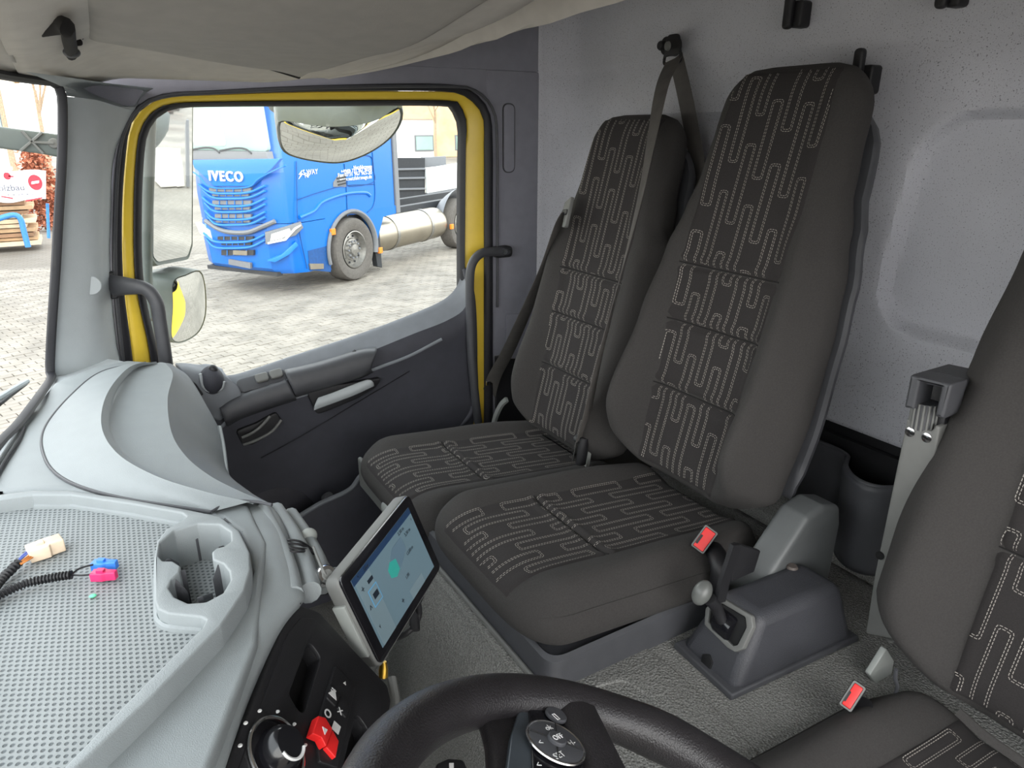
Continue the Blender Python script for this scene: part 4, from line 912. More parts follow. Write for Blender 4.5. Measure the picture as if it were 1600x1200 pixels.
ribbed('corrugated_sleeve', [P(-40, 950, z=-0.466), P(0, 929, z=-0.465), P(40, 912, z=-0.465), P(80, 903, z=-0.464), P(112, 898, z=-0.463)], 0.0042, BLACKP, w2, 110)
tube('wire', [P(112, 897, z=-0.463), P(125, 888, z=-0.462), P(146, 882, z=-0.462)], 0.0012, BLACKP, w2, n=6)
tube('wire', [P(112, 898, z=-0.463), P(128, 899, z=-0.462), P(146, 897, z=-0.462)], 0.0012, BLACKP, w2, n=6)
for (x0_, y0_, x1_, y1_, m_) in ((145, 883, 183, 882, mat('blue_plug', (60, 130, 225), 0.4)), (144, 899, 182, 898, mat('magenta_plug', (225, 50, 110), 0.4))):
    a_, b_ = P(x0_, y0_, z=-0.466), P(x1_, y1_, z=-0.466); ux = (b_-a_).normalized(); uy = Vector((0, 0, 1)).cross(ux); L_ = (b_-a_).length
    plate('plug_body', [rpoly([(0, -0.0055), (L_*0.5, -0.006), (L_*0.62, -0.0045), (L_, -0.0035), (L_, 0.0035), (L_*0.62, 0.0045), (L_*0.5, 0.006), (0, 0.0055)], 0.001)], a_, ux, uy, (0, 0, 1), -0.005, 0.005, m_, w2, bev=0.001)
    plate('plug_latch', [rpoly([(0.006, -0.003), (0.014, -0.003), (0.014, 0.003), (0.006, 0.003)], 0.001)], a_, ux, uy, (0, 0, 1), 0.004, 0.0075, m_, w2)
gc = ellipsoid('plastic_crumb', P(145, 931, z=-0.472), (0.004, 0.0025, 0.002), mat('green_crumb', (110, 215, 170), 0.5), n=8)
tag(gc, 'tiny mint green crumb lying on the dimpled tray mat', 'crumb')
# =================================================================== STEERING WHEEL
SC = Vector((0.262, 0.22, -0.50)); st = 0.445
se1 = Vector((0, 1, 0)); se2 = Vector((cos(st), 0, -sin(st))); sn = Vector((sin(st), 0, cos(st)))
sw = root('steering_wheel', tuple(SC), 'black leather steering wheel with thumb buttons on its spoke', 'steering wheel')
rimp = [SC+(se1*cos(a)+se2*sin(a))*0.225 for a in lin(0, 2*pi*47/48, 48)]
def rimr(f):
    a = f*2*pi; r = 0.0215
    return r+0.0025*exp(-((a-0.75)/0.16)**2)
tube('rim', rimp, rimr, LEATHER, sw, closed=True, n=20, res=160, up=sn, ry=lambda f: 0.0235)
def wpl(pts, off=0.0):
    r = []
    for a, b in pts:
        q = PL(a, b, SC+sn*off, sn)-SC; r.append(Vector((q.dot(se1), q.dot(se2))))
    return r
def wp(name, pts, d0, d1, m, parent=sw, rad=0.004, bev=0.002, **k):
    return plate(name, [rpoly(wpl(pts, d1), rad, 5)], SC, se1, se2, -sn, -d1, -d0, m, parent, bev=bev, **k)
wp('spoke', [(752, 1105), (800, 1085), (880, 1092), (905, 1130), (950, 1260), (790, 1330), (770, 1215), (764, 1150)], -0.018, -0.002, LEATHER, rad=0.01, bev=0.006)
wp('spoke_trim', [(813, 1104), (826, 1098), (832, 1120), (836, 1160), (834, 1215), (840, 1260), (795, 1260), (792, 1200), (798, 1150)], -0.006, 0.003, mat('satin_trim', (96, 104, 112), 0.3, 0.6), rad=0.004)
cl = wp('button_plate', [(826, 1108), (838, 1100), (858, 1096), (876, 1101), (884, 1120), (900, 1160), (918, 1208), (930, 1250), (838, 1250), (832, 1200), (830, 1150)], -0.004, 0.005, mat('gloss_black', (22, 22, 26), 0.15), rad=0.004)
def wc(px, py, off=0.006): return PL(px, py, SC+sn*off, sn)
c_ = wc(867, 1163)
def disc(name, c, r, h, m, parent=cl): return lathe(name, [(0.0001, h), (r*0.9, h), (r, h-0.001), (r, 0)], c, sn, m, parent, n=32)
disc('button_pad', c_, 0.0255, 0.004, GREYP)
disc('button_pad_centre', c_+sn*0.003, 0.0085, 0.004, GREYP)
tube('button_ring', [c_+sn*0.002+(se1*cos(a)+se2*sin(a))*0.0262 for a in lin(0, 2*pi*19/20, 20)], 0.0016, CHROME, cl, closed=True, n=8, res=60)
for k_ in range(4):
    a = 0.6+k_*pi/2; d_ = se1*cos(a)+se2*sin(a)
    tube('button_gap', [c_+sn*0.0042+d_*0.010, c_+sn*0.0042+d_*0.0245], 0.0007, INK, cl, n=6)
disc('round_button', wc(868, 1119), 0.0105, 0.003, GREYP)
ia = (wc(890, 1155)-wc(845, 1172)).normalized(); ib = sn.cross(ia)
if ib.dot(wc(867, 1140)-wc(867, 1170)) < 0: ib = -ib; 
un_ = ia.cross(ib)
if un_.dot(sn) < 0: ia = -ia
text('button_text', 'OFF', c_+sn*0.0074, ia, ib, 0.0075, WHITE, cl, ext=0.0002)
for (a, b, s_) in ((868, 1119, '\u2610'), (857, 1137, 'ok'), (893, 1161, '\u2302'), (845, 1160, '\u25c1'), (874, 1180, 'SET'), (842, 1195, '<')):
    text('button_text', s_ if ord(s_[0]) < 128 else {'\u2610': '[]', '\u2302': '+/-', '\u25c1': '<'}[s_], wc(a, b, 0.0100), ia, ib, 0.0085, WHITE, cl, ext=0.0002)
wp('hub_button', [(683, 1192), (700, 1184), (725, 1186), (735, 1212), (680, 1212)], -0.03, -0.012, BLACKP, rad=0.004)
wp('hub_mark', [(702, 1192), (709, 1192), (709, 1200), (702, 1200)], -0.0125, -0.0115, WHITE, rad=0, bev=0)
lathe('hub', [(0.0001, -0.01), (0.055, -0.012), (0.075, -0.02), (0.08, -0.05), (0.0001, -0.05)], SC+se2*0.03, sn, BLACKP, sw)
tube('spoke_arm', [SC+se2*0.0-sn*0.02, SC+se1*0.2-sn*0.005+se2*0.06], 0.02, LEATHER, sw, ry=0.03)
tube('column', [SC-sn*0.04, SC-sn*0.3], 0.035, BLACKP, sw)
# =================================================================== PARKING BRAKE CONSOLE
pbk = root('brake_console', tuple(P(1190, 1010, z=-0.865)), 'black moulded brake lever housing on the floor between the seats', 'console')
Zf = -0.8645; Zt = -0.742
A_, B_, C_ = P(1058, 1012, z=Zf), P(1145, 1092, z=Zf), P(1336, 1002, z=Zf); D_ = A_+C_-B_
t1, t2, t3 = P(1124, 922, z=Zt), P(1190, 966, z=Zt), P(1318, 912, z=Zt); t4 = t1+t3-t2
bodyc = hexa('housing', [A_, B_, C_, D_], [t1, t2, t3, t4], GREYP, pbk, 0.018, 5)
bodyc.data.materials.clear(); bodyc.data.materials.append(mat('console_plastic', (60, 61, 66), 0.5, var=0.02, bump=0.4, bscale=500))
fl = [p+Vector((0, 0, 0)) for p in (A_, B_, C_, D_)]; cm = sum(fl, Vector())/4
hexa('flange', [cm+(p-cm)*1.05 for p in fl], [cm+(p-cm)*1.035+Vector((0, 0, 0.012)) for p in fl], GREYP, pbk, 0.003)
fn = (B_-A_).cross(t1-A_).normalized()
if fn.dot(-A_) < 0: fn = -fn
fu = (B_-A_).normalized(); fv = fn.cross(fu)
def fp(name, pts, d0, d1, m, rad=0.006, hole=None, bev=0.001):
    def cv(pts): return [Vector(((PL(a, b, A_+fn*d1, fn)-A_).dot(fu), (PL(a, b, A_+fn*d1, fn)-A_).dot(fv))) for a, b in pts]
    lps = [rpoly(cv(pts), rad, 5)]+([rpoly(cv(hole), rad*0.8, 5)] if hole else [])
    return plate(name, lps, A_, fu, fv, fn, d0, d1, m, pbk, bev=bev)
go = [(1124, 932), (1174, 962), (1176, 980), (1160, 1014), (1148, 1019), (1136, 1012), (1100, 976), (1102, 950)]
gi = [(1126, 942), (1164, 964), (1166, 980), (1152, 1008), (1144, 1009), (1106, 972), (1108, 952)]
fp('slot_frame', go, -0.004, 0.006, MIDP, hole=gi, bev=0.0015)
fp('slot_floor', gi, -0.004, 0.0005, INK)
bc = PL(1133, 976, A_, fn)
lathe('lever_drum', [(0.0001, -0.018), (0.022, -0.018), (0.024, -0.014), (0.024, 0.014), (0.022, 0.018), (0.0001, 0.018)], bc-fn*0.008, fu, mat('gloss_black', (22, 22, 26), 0.15), pbk, n=32)
lv = tube('lever', [bc+fn*0.012+fv*0.006, P(1120, 950, z=-0.745), P(1108, 935, z=-0.722)], lambda f: 0.009+0.002*f, BLACKP, pbk)
kr = P(1097, 926, z=-0.715)
ellipsoid('lever_knob', kr, (0.022, 0.015, 0.015), mat('knob_grey', (98, 100, 98), 0.35), pbk, R=Matrix.Rotation(radians(-55), 3, 'Y'))
fp('hole_ring', [(1097, 1022), (1108, 1022), (1113, 1036), (1108, 1048), (1098, 1048), (1094, 1036)], -0.002, 0.002, INK, rad=0.004)
lathe('top_screw', [(0.0001, 0.003), (0.008, 0.003), (0.010, 0.0), (0.010, -0.003)], P(1238, 886, z=Zt+0.001), (0, 0, 1), mat('screw_brown', (96, 88, 84), 0.5), pbk, n=20)
strap('recline_handle', [P(1150, 850, y=0.655), P(1142, 875, y=0.655), P(1132, 905, y=0.655), P(1124, 940, y=0.655)], (1, 0, 0.35), 0.022, 0.008, BLACKP, rc)
# =================================================================== WALL: HOOKS, BIN, BELT TOWER
for (px_, py0, py1, lab) in ((1249, -22, 46, 'black coat hook at the top edge above the middle seat'), (1356, 76, 150, 'black coat hook on the rear wall just right of the middle seat'), (1494, -60, 14, 'black coat hook cut off by the top edge at right')):
    top = P(px_, py0, x=1.300); bot = P(px_, py1, x=1.300); hk = root('coat_hook', tuple((top+bot)/2), lab, 'hook', 'coat hooks on the rear wall')
    hh = top.z-bot.z; cy = (top.y+bot.y)/2; cz = (top.z+bot.z)/2
    plate_x('hook_base', [stadium(cy-0.006, cz-hh*0.16, 0.026, hh*0.62, 0.008)], 1.284, 1.316, BLACKP, hk, bev=0.004)
    plate_x('hook_fin', [stadium(cy+0.006, cz, 0.019, hh, 0.0094)], 1.270, 1.286, BLACKP, hk, bev=0.005)
bn = root('storage_bin', (1.28, 0.75, -0.84), 'dark grey open bin moulded on the rear wall behind the brake console', 'bin')
rim_ = [P(a, b, z=-0.632) for a, b in ((1250, 680), (1285, 692), (1316, 706), (1325, 714), (1322, 728), (1334, 745), (1356, 757), (1385, 762), (1420, 758), (1450, 740), (1456, 720))]
rim_[0].x = 1.27; 
rr_ = crs(rim_, 60)
btm = [Vector((p.x*0.96+0.05+0.0, p.y*0.96+0.02, -0.82)) for p in rr_]
mesh_rows = [[p.copy() for p in rr_], [p.lerp(q, 0.5) for p, q in zip(rr_, btm)], btm]
bo = patch('bin_wall', mesh_rows, 60, 16, GREYP, bn); solid(bo, 0.006)
tube('bin_rim', rr_[::3], 0.0045, GREYP, bn, n=10, res=80)
box('bin_back', (1.305, 0.40, -0.84), (1.318, 0.95, -0.62), BLACKP, bn)
bt_ = root('belt_tower', (1.08, 0.53, -0.8), 'grey seat belt tower with ribbed roller rising behind the driver seat', 'belt tower')
def xp(pts, x): return px_yz(pts, x)
fr = [(1417, 652), (1426, 660), (1432, 668), (1455, 674), (1462, 664), (1468, 668), (1446, 800), (1425, 900), (1400, 1000), (1352, 990), (1366, 900)]
plate_x('post', [rpoly(xp(fr, 1.03), 0.004)], 1.03, 1.10, MIDP, bt_, bev=0.003)
plate_x('post_side', [rpoly(xp([(1462, 640), (1470, 655), (1450, 800), (1420, 950), (1380, 990)], 1.034), 0.003)], 1.045, 1.125, BLACKP, bt_, bev=0.002)
plate_x('cap', [rpoly(xp([(1422, 586), (1487, 601), (1473, 654), (1460, 651), (1471, 602), (1437, 594), (1427, 640), (1412, 637)], 1.015), 0.003)], 1.015, 1.06, GREYP, bt_, bev=0.004)
plate_x('cap_hood', [rpoly(xp([(1423, 585), (1487, 600), (1484, 610), (1421, 596)], 1.03), 0.003)], 1.03, 1.135, GREYP, bt_, bev=0.006)
plate_x('cap_side', [rpoly(xp([(1478, 600), (1488, 602), (1475, 655), (1464, 652)], 1.03), 0.003)], 1.03, 1.125, GREYP, bt_, bev=0.004)
plate_x('cap_back', [rpoly(xp([(1425, 590), (1485, 604), (1470, 670), (1420, 660)], 1.06), 0.003)], 1.085, 1.10, BLACKP, bt_, bev=0.002)
r0_ = P(1448, 628, x=1.045); r1_ = P(1441, 668, x=1.045)
rl = tube('ribbed_roller', [r0_, r1_], 0.018, GREYP, bt_, n=20)
for k_ in range(9):
    a = pi*0.5+pi*k_/8; dv = Vector((-sin(a-pi/2+0.0), cos(a-pi/2), 0))*0.018
    tube('roller_rib', [r0_+dv, r1_+dv], 0.0022, MIDP, rl, n=6)
for a, b in ((1422, 675), (1448, 684)):
    lathe('post_bolt', [(0.0001, 0.002), (0.005, 0.002), (0.0075, 0.001), (0.0075, -0.002)], P(a, b, x=1.029), (-1, 0, 0), CHROME, bt_, n=16)
lathe('post_hole', [(0.0001, 0.001), (0.007, 0.001), (0.007, -0.002)], P(1375, 868, x=1.029), (-1, 0, 0), INK, bt_, n=16)
# outer mirrors and the bracket seen through the windshield -- built with the exterior below
# =================================================================== OUTSIDE
G = -2.45
PAV = mat('paver_concrete', (130, 124, 115), 0.9, var=0.10, vscale=3, bump=0.3, bscale=60)
def ground_mat():
    m = mat('ground_paving', (130, 124, 115), 0.9, var=0.12, vscale=0.35); n = m.node_tree.nodes; l = m.node_tree.links; b = n['Principled BSDF']
    old = b.inputs['Base Color'].links[0].from_socket
    tc = n.new('ShaderNodeTexCoord'); mp = n.new('ShaderNodeMapping'); mp.inputs['Rotation'].default_value = (0, 0, 0.3)
    br = n.new('ShaderNodeTexBrick'); br.inputs['Scale'].default_value = 1.0; br.inputs['Brick Width'].default_value = 0.2; br.inputs['Row Height'].default_value = 0.1; br.inputs['Mortar Size'].default_value = 0.006
    br.inputs['Color1'].default_value = (1, 1, 1, 1); br.inputs['Color2'].default_value = (0.86, 0.85, 0.84, 1); br.inputs['Mortar'].default_value = (0.55, 0.53, 0.5, 1)
    l.new(tc.outputs['Object'], mp.inputs[0]); l.new(mp.outputs[0], br.inputs['Vector'])
    mx = n.new('ShaderNodeMix'); mx.data_type = 'RGBA'; mx.blend_type = 'MULTIPLY'; mx.inputs[0].default_value = 1.0
    l.new(old, mx.inputs[6]); l.new(br.outputs['Color'], mx.inputs[7]); l.new(mx.outputs[2], b.inputs['Base Color']); return m
ground = mesh('ground', [(-60, -40, G-0.03), (90, -40, G-0.03), (90, 110, G-0.03), (-60, 110, G-0.03)], [(0, 1, 2, 3)], ground_mat(), kind='structure')
# pavers: the nearest as pieces, the rest joined
def in_view(x, y):
    v = Vector((x, y, G)); a = v.dot(_F)
    if a < 0.5: return False
    px = 800+F*v.dot(_r)/a; py = 600-F*v.dot(_U)/a
    return (-40 < px < 110 and 370 < py < 760) or (215 < px < 730 and 370 < py < 640)
PW, PH, PA = 0.2, 0.1, 0.30
cands = []
ca, sa = cos(PA), sin(PA)
for r_ in range(-60, 130):
    for c_i in range(-70, 60):
        lx = (c_i+(0.5 if r_ % 2 else 0))*PW; ly = r_*PH+3.0
        x, y = lx*ca-ly*sa, lx*sa+ly*ca
        if 3.5 < y < 15.8 and in_view(x, y): cands.append((hypot(x, y), x, y))
cands.sort()
pvm = []
def paver_mesh(dz):
    bm = bmesh.new(); w, h_ = PW/2-0.004, PH/2-0.004
    vs = [bm.verts.new((sx*w*k, sy*h_*(1 if k == 1 else 0.94), z)) for z, k in ((-0.03, 1), (-0.004, 1), (0.0, 0.97)) for sx, sy in ((-1, -1), (1, -1), (1, 1), (-1, 1))]
    for L_ in (0, 4):
        for j in range(4): bm.faces.new((vs[L_+j], vs[L_+(j+1) % 4], vs[L_+4+(j+1) % 4], vs[L_+4+j]))
    bm.faces.new(vs[8:12]); me = bpy.data.meshes.new('paver'); bm.to_mesh(me); bm.free(); me.materials.append(PAV); return me
PV = paver_mesh(0); rn = random.Random(3)
for d, x, y in cands[:300]:
    o = bpy.data.objects.new('paver', PV); COL.objects.link(o); o.parent = ground; o.location = (x, y, G+rn.uniform(-0.004, 0.003)); o.rotation_euler = (rn.uniform(-0.02, 0.02), rn.uniform(-0.02, 0.02), PA)
vs, fs = [], []
base_v = [v.co.copy() for v in PV.vertices]; base_f = [tuple(p.vertices) for p in PV.polygons]
for d, x, y in cands[300:]:
    b = len(vs); dz = rn.uniform(-0.004, 0.003)
    for v in base_v: vs.append((x+v.x*ca-v.y*sa, y+v.x*sa+v.y*ca, G+v.z+dz))
    fs += [tuple(b+i for i in f) for f in base_f]
if vs:
    me = bpy.data.meshes.new('paver_field'); me.from_pydata(vs, [], fs); o = link('paver_field', me, PAV, ground, kind='stuff', smooth=False)
# ---------------- blue tractor truck
TW = Vector((3.689, 11.55, G)); ta = radians(33.5)
AX = Vector((cos(ta), sin(ta), 0)); LT = Vector((-sin(ta), cos(ta), 0))
BLUE = mat('blue_paint', (6, 104, 196), 0.28, var=0.0, spec=0.6); BLUE2 = mat('blue_panel', (22, 116, 205), 0.35, var=0.0)
TGREY = mat('truck_grey', (112, 114, 118), 0.5, var=0.02); TDARK = mat('truck_dark', (44, 46, 50), 0.6); STEEL = mat('brushed_steel', (168, 160, 146), 0.32, 0.85, var=0.04, vscale=3)
ALU = mat('wheel_alloy', (150, 148, 144), 0.35, 0.8); TIRE = mat('tyre_rubber', (92, 88, 84), 0.9); ORA = mat('orange_marker', (235, 130, 40), 0.4)
tk = root('tractor_truck', tuple(TW), 'bright blue tractor truck parked on the paved yard outside the side window', 'truck')
def T(a, l, z): return TW+AX*a+LT*l+Vector((0, 0, z))
def side_pt(px, py, l=0.0):
    q = PL(px, py, TW+LT*l, LT)-TW; return Vector((q.dot(AX), q.z))
def front_pt(px, py, a=-1.38):
    q = PL(px, py, TW+AX*a, AX)-TW; return Vector((q.dot(LT), q.z))
def splate(name, pts, l0, l1, m, bev=0.0, rad=0, px=True, parent=tk, **k):
    lp = [side_pt(a, b, l0) if px else Vector((a, b)) for a, b in pts]
    return plate(name, [rpoly(lp, rad, 5) if rad else lp], TW, AX, (0, 0, 1), -LT, -l1, -l0, m, parent, bev=bev, **k)
def fplate(name, pts, a0, a1, m, bev=0.0, rad=0, px=True, parent=tk, **k):
    lp = [front_pt(a, b, a0) if px else Vector((a, b)) for a, b in pts]
    return plate(name, [rpoly(lp, rad, 5) if rad else lp], TW, LT, (0, 0, 1), AX, a0, a1, m, parent, bev=bev, **k)
def foot(dz=0, d=0.0, arear=1.5):
    pts = [(-1.38+d, 1.62), (-1.42+d, 0.97), (-1.38+d, 0.36), (-1.24+d*0.8, 0.10+d*0.3), (-0.95, 0.0+d*0.1), (-0.4, 0.0+d*0.05), (arear, 0.0), (arear, 1.94), (-0.95, 1.94), (-1.24+d*0.8, 1.86-d*0.3)]
    return pts
def ringz(z, d, ar): return [T(a, l, z) for a, l in (lambda q: [(v.x, v.y) for v in q])(rpoly(foot(0, d, ar), 0.06, 4))]
loft('cab_shell', [ringz(1.10, 0.02, 1.5), ringz(1.5, 0.0, 1.5), ringz(1.95, 0.03, 1.5), ringz(2.1, 0.07, 1.5), ringz(2.6, 0.14, 1.5), ringz(3.1, 0.24, 1.5), ringz(3.7, 0.6, 1.5)], BLUE, tk)
loft('bumper', [ringz(0.33, 0.12, -0.44), ringz(0.42, 0.03, -0.44), ringz(0.8, 0.0, -0.44), ringz(1.09, 0.02, -0.44)], BLUE, tk)
arch = [(0.17+0.64*cos(a), 0.53+0.62*sin(a)) for a in lin(radians(205), radians(-12), 22)]
splate('side_skirt', [(-0.46, 1.12), (-0.46, 0.36)]+arch+[(0.95, 0.70), (1.1, 0.96), (1.5, 0.98), (1.5, 1.12)], 0.0, 0.10, BLUE, px=False)
box('wheel_well', (-0.42, 0.12, 0.35), (0.95, 1.8, 1.12), TDARK, tk, R=Matrix((AX, LT, Vector((0, 0, 1)))).transposed(), c=TW)
tube('wheel_arch', [T(0.17+0.635*cos(a), -0.01, 0.53+0.615*sin(a)) for a in lin(radians(195), radians(-14), 20)], 0.035, TGREY, tk, n=8, res=50, ry=0.05)
def wheel(a, l, z, r, nm='wheel'):
    c = T(a, l, z); ax = -LT
    w = lathe(nm, [(r*0.56, -0.10), (r*0.62, 0.10), (r*0.80, 0.135), (r*0.95, 0.12), (r, 0.08), (r, -0.16), (r*0.9, -0.18), (r*0.5, -0.18)], c, ax, TIRE, tk, n=48, caps=False)
    lathe('wheel_rim', [(r*0.60, 0.11), (r*0.57, 0.115), (r*0.54, 0.06), (r*0.50, 0.02), (r*0.36, 0.03), (r*0.34, 0.05), (r*0.20, 0.06), (r*0.17, 0.11), (0.0001, 0.12)], c, ax, ALU, w, n=48, caps=False)
    for k in range(10):
        b = 2*pi*k/10; d = AX*cos(b)+Vector((0, 0, 1))*sin(b)
        lathe('wheel_nut', [(0.0001, 0.03), (0.018, 0.03), (0.018, 0)], c+ax*0.075+d*r*0.27, ax, TGREY, w, n=8)
        lathe('rim_hole', [(0.0001, 0.004), (0.018, 0.004), (0.018, -0.01)], c+ax*0.036+d*r*0.43, ax, TDARK, w, n=10)
    return w
wheel(0.17, 0.06, 0.52, 0.52); wheel(3.95, 0.12, 0.52, 0.52)
# front: grey scuttle band, windshield, wipers
fplate('scuttle', [(0.12, 1.99), (1.82, 1.99), (1.80, 2.13), (0.14, 2.13)], -1.425, -1.30, TGREY, px=False, bev=0.01)
WG = mat('truck_glass', (150, 176, 168), 0.25, var=0.06, vscale=0.8, spec=0.3)
fplate('windshield', [(0.16, 2.13), (1.80, 2.13), (1.72, 3.2), (0.24, 3.2)], -1.375, -1.30, WG, px=False, rad=0.06, bev=0.01)
fplate('windshield_glare', [(0.95, 2.20), (1.62, 2.20), (1.58, 2.72), (1.02, 2.72)], -1.384, -1.37, mat('painted_glare', (236, 240, 238), 0.6, var=0.0), px=False, rad=0.05)  # bright reflection in the glass, painted on as a white patch
for l0 in (1.25, 0.62):
    tube('wiper_arm', [T(-1.43, l0+0.42, 2.13), T(-1.44, l0+0.1, 2.17), T(-1.44, l0-0.10, 2.16), T(-1.43, l0-0.2, 2.10)], 0.014, TDARK, tk, n=6)
splate('side_window', [(-1.0, 2.12), (0.15, 2.02), (0.32, 2.2), (0.35, 2.9), (-0.85, 2.9)], -0.008, 0.02, WG, px=False, rad=0.06)
# hood panel and grille
HP = fplate('hood_panel', [(299, 250), (438, 248), (424, 264), (402, 283), (394, 291), (334, 291), (322, 278), (303, 262)], -1.445, -1.38, BLUE2, bev=0.008)
tube('hood_crease', [T(-1.45, *front_pt(a, b)) for a, b in ((299, 263), (318, 276), (332, 291), (364, 294), (396, 291), (408, 280), (430, 268), (452, 258))], 0.012, BLUE2, tk, n=6, res=40)
text('lettering', 'IVECO', T(-1.465, 0.955, 1.765), -LT, Vector((0, 0, 1)), 0.20, WHITE, tk, ext=0.01, sx=1.05, bold=0.005, sp=1.22)
for (y0, y1, x0, x1) in ((293, 299, 331, 396), (302, 306, 336, 392), (313, 319, 336, 396), (322, 327, 340, 394), (334, 340, 340, 396), (343, 347, 342, 394), (369, 374, 344, 399), (378, 382, 350, 396), (390, 398, 350, 400)):
    gp = [front_pt(x0, y0), front_pt(x1, y0), front_pt(x1, y1), front_pt(x0, y1)]
    g_ = fplate('grille_opening', [(v.x, v.y) for v in gp], -1.435, -1.40, TGREY if y0 < 360 else TDARK, px=False)
    for k in range(1, 5):
        u = k/5; q = gp[0].lerp(gp[1], u); q2 = gp[3].lerp(gp[2], u)
        tube('grille_bar', [T(-1.442, q.x, q.y), T(-1.442, q2.x, q2.y)], 0.008, BLUE2, g_, n=6, res=2)
for yy, d in ((300, 0), (308, 3), (320, 3), (329, 5), (341, 5), (349, 7), (376, 4), (385, 6)):
    tube('grille_slat', [T(-1.40, *front_pt(312+d*2, yy-12)), T(-1.44, *front_pt(334+d, yy)), T(-1.45, *front_pt(364, yy+2)), T(-1.44, *front_pt(394+d*0.3, yy)), T(-1.40, *front_pt(416, yy-10))], 0.018, BLUE2, tk, n=8, res=24)
tube('lamp_band', [T(-1.39, *front_pt(322, 345)), T(-1.43, *front_pt(345, 357)), T(-1.45, *front_pt(366, 362)), T(-1.44, *front_pt(392, 362)), T(-1.41, *front_pt(412, 354)), T(-1.36, *front_pt(428, 346))], 0.035, TGREY, tk, n=8, res=30)
fplate('number_plate_grid', [(357, 405), (391, 411), (391, 420), (357, 413)], -1.44, -1.40, TGREY)
fplate('plate_holder', [(364, 391), (386, 392), (386, 399), (364, 398)], -1.455, -1.42, STEEL)
# lamps on the cab corners
def corner_plate(name, pts, m, off, parent=tk):
    o_ = T(-1.36, 0.30, 0); nn = (-AX*0.72-LT*0.69).normalized(); uu = nn.cross(Vector((0, 0, 1))); vv = Vector((0, 0, 1))
    o_ = o_+nn*0.10
    lp = [Vector(((PL(a, b, o_+nn*off, nn)-o_).dot(uu), (PL(a, b, o_+nn*off, nn)-o_).dot(vv))) for a, b in pts]
    return plate(name, [lp], o_, uu, vv, nn, off-0.16, off, m, parent, bev=0.006)
hl = corner_plate('headlight', [(414, 364), (470, 347), (474, 356), (462, 368), (415, 382)], TGREY, 0.0)
corner_plate('headlight_lens', [(424, 366), (452, 357), (456, 364), (440, 373), (422, 377)], mat('lamp_lens', (225, 225, 220), 0.15, 0.4), 0.012, hl)
corner_plate('headlight_strip', [(418, 379), (444, 373), (460, 356), (470, 351), (471, 353), (462, 359), (447, 376), (418, 382)], WHITE, 0.018, hl)
fplate('headlight', [(305, 348), (327, 360), (331, 374), (312, 366)], -1.40, -1.30, mat('lamp_lens', (225, 225, 220), 0.15, 0.4), bev=0.01)
fplate('air_dam', [(0.3, 0.30), (1.78, 0.30), (1.78, 0.36), (0.3, 0.36)], -1.32, -1.2, TDARK, px=False)
corner_plate('bumper_blade', [(418, 408), (440, 398), (462, 378), (466, 384), (452, 398), (430, 410)], BLUE2, 0.01)
# side: panel joints, vent, texts, step
for ln in ([(463, 252), (464, 300), (466, 352), (480, 420)], [(538, 256), (541, 290), (543, 338)], [(582, 238), (586, 300), (583, 322), (574, 332)], [(543, 246), (578, 244), (582, 262), (584, 284), (546, 291), (543, 280)], [(465, 312), (500, 300), (540, 290), (584, 288)]):
    tube('panel_joint', [T(v.x, -0.006, v.y) for v in (side_pt(a, b, -0.006) for a, b in ln)], 0.007, mat('joint_blue', (10, 70, 130), 0.5), tk, n=6, res=40)
tube('side_crease', [T(v.x, 0.0, v.y) for v in (side_pt(a, b, 0) for a, b in ((468, 340), (490, 330), (505, 315), (540, 303), (570, 301), (578, 306)))], 0.03, BLUE, tk, n=8, res=40)
vn = splate('side_vent', [(521, 285), (528, 275), (539, 271), (541, 292), (521, 292)], -0.012, 0.0, TGREY)
for k in range(3): tube('vent_bar', [T(v.x, -0.016, v.y) for v in (side_pt(525+k, 279+k*5, 0), side_pt(539, 276+k*5, 0))], 0.012, TDARK, vn, n=6, res=2)
def stext(s, px, py, sz, al='LEFT', sx=1.0): v = side_pt(px, py, -0.012); text('lettering', s, T(v.x, -0.012, v.y), AX, Vector((0, 0, 1)), sz, WHITE, tk, ext=0.003, align=al, bold=0.0, sx=sx)
splate('lightning_mark', [(472, 266), (467, 273), (470, 273), (467, 280), (474, 271), (471, 271)], -0.014, -0.004, WHITE); stext('S-WAY', 473, 270, 0.11); stext('NP', 476, 275, 0.09)
stext('Nutzfahrzeuge', 581, 260, 0.085, 'RIGHT'); stext('+49(0) 731 967 965-0', 581, 264.5, 0.085, 'RIGHT', 1.1); stext('Fax 0731 967 965-20', 581, 269.5, 0.085, 'RIGHT', 1.25); stext('www.nutzfahrzeuge.de', 581, 276, 0.085, 'RIGHT', 1.1)
splate('step_recess', [(481, 392), (516, 383), (517, 425), (484, 422)], -0.004, 0.02, mat('joint_blue', (10, 70, 130), 0.5))
splate('step_plate', [(484, 412), (506, 412), (506, 420), (486, 421)], -0.03, 0.0, STEEL)
box('rear_deflector', (1.5, -0.02, 0.98), (1.62, 0.06, 3.6), TGREY, tk, 0.01, R=Matrix((AX, LT, Vector((0, 0, 1)))).transposed(), c=TW)
splate('mudflap', [(586, 346), (592, 350), (597, 418), (590, 416), (586, 390)], 0.02, 0.12, TDARK)
tc_ = [T(a, 0.30, 0.60) for a in (0.92, 3.45)]
tank = lathe('fuel_tank', [(0.0001, -0.02), (0.15, 0.0), (0.25, 0.04), (0.30, 0.12), (0.31, 0.2), (0.31, 2.30), (0.30, 2.38), (0.25, 2.46), (0.15, 2.5), (0.0001, 2.52)], tc_[0], AX, STEEL, tk, n=40)
for a in (1.55, 2.75): lathe('tank_strap', [(0.312, -0.04), (0.322, -0.04), (0.322, 0.04), (0.312, 0.04)], T(a, 0.30, 0.60), AX, ALU, tank, n=40)
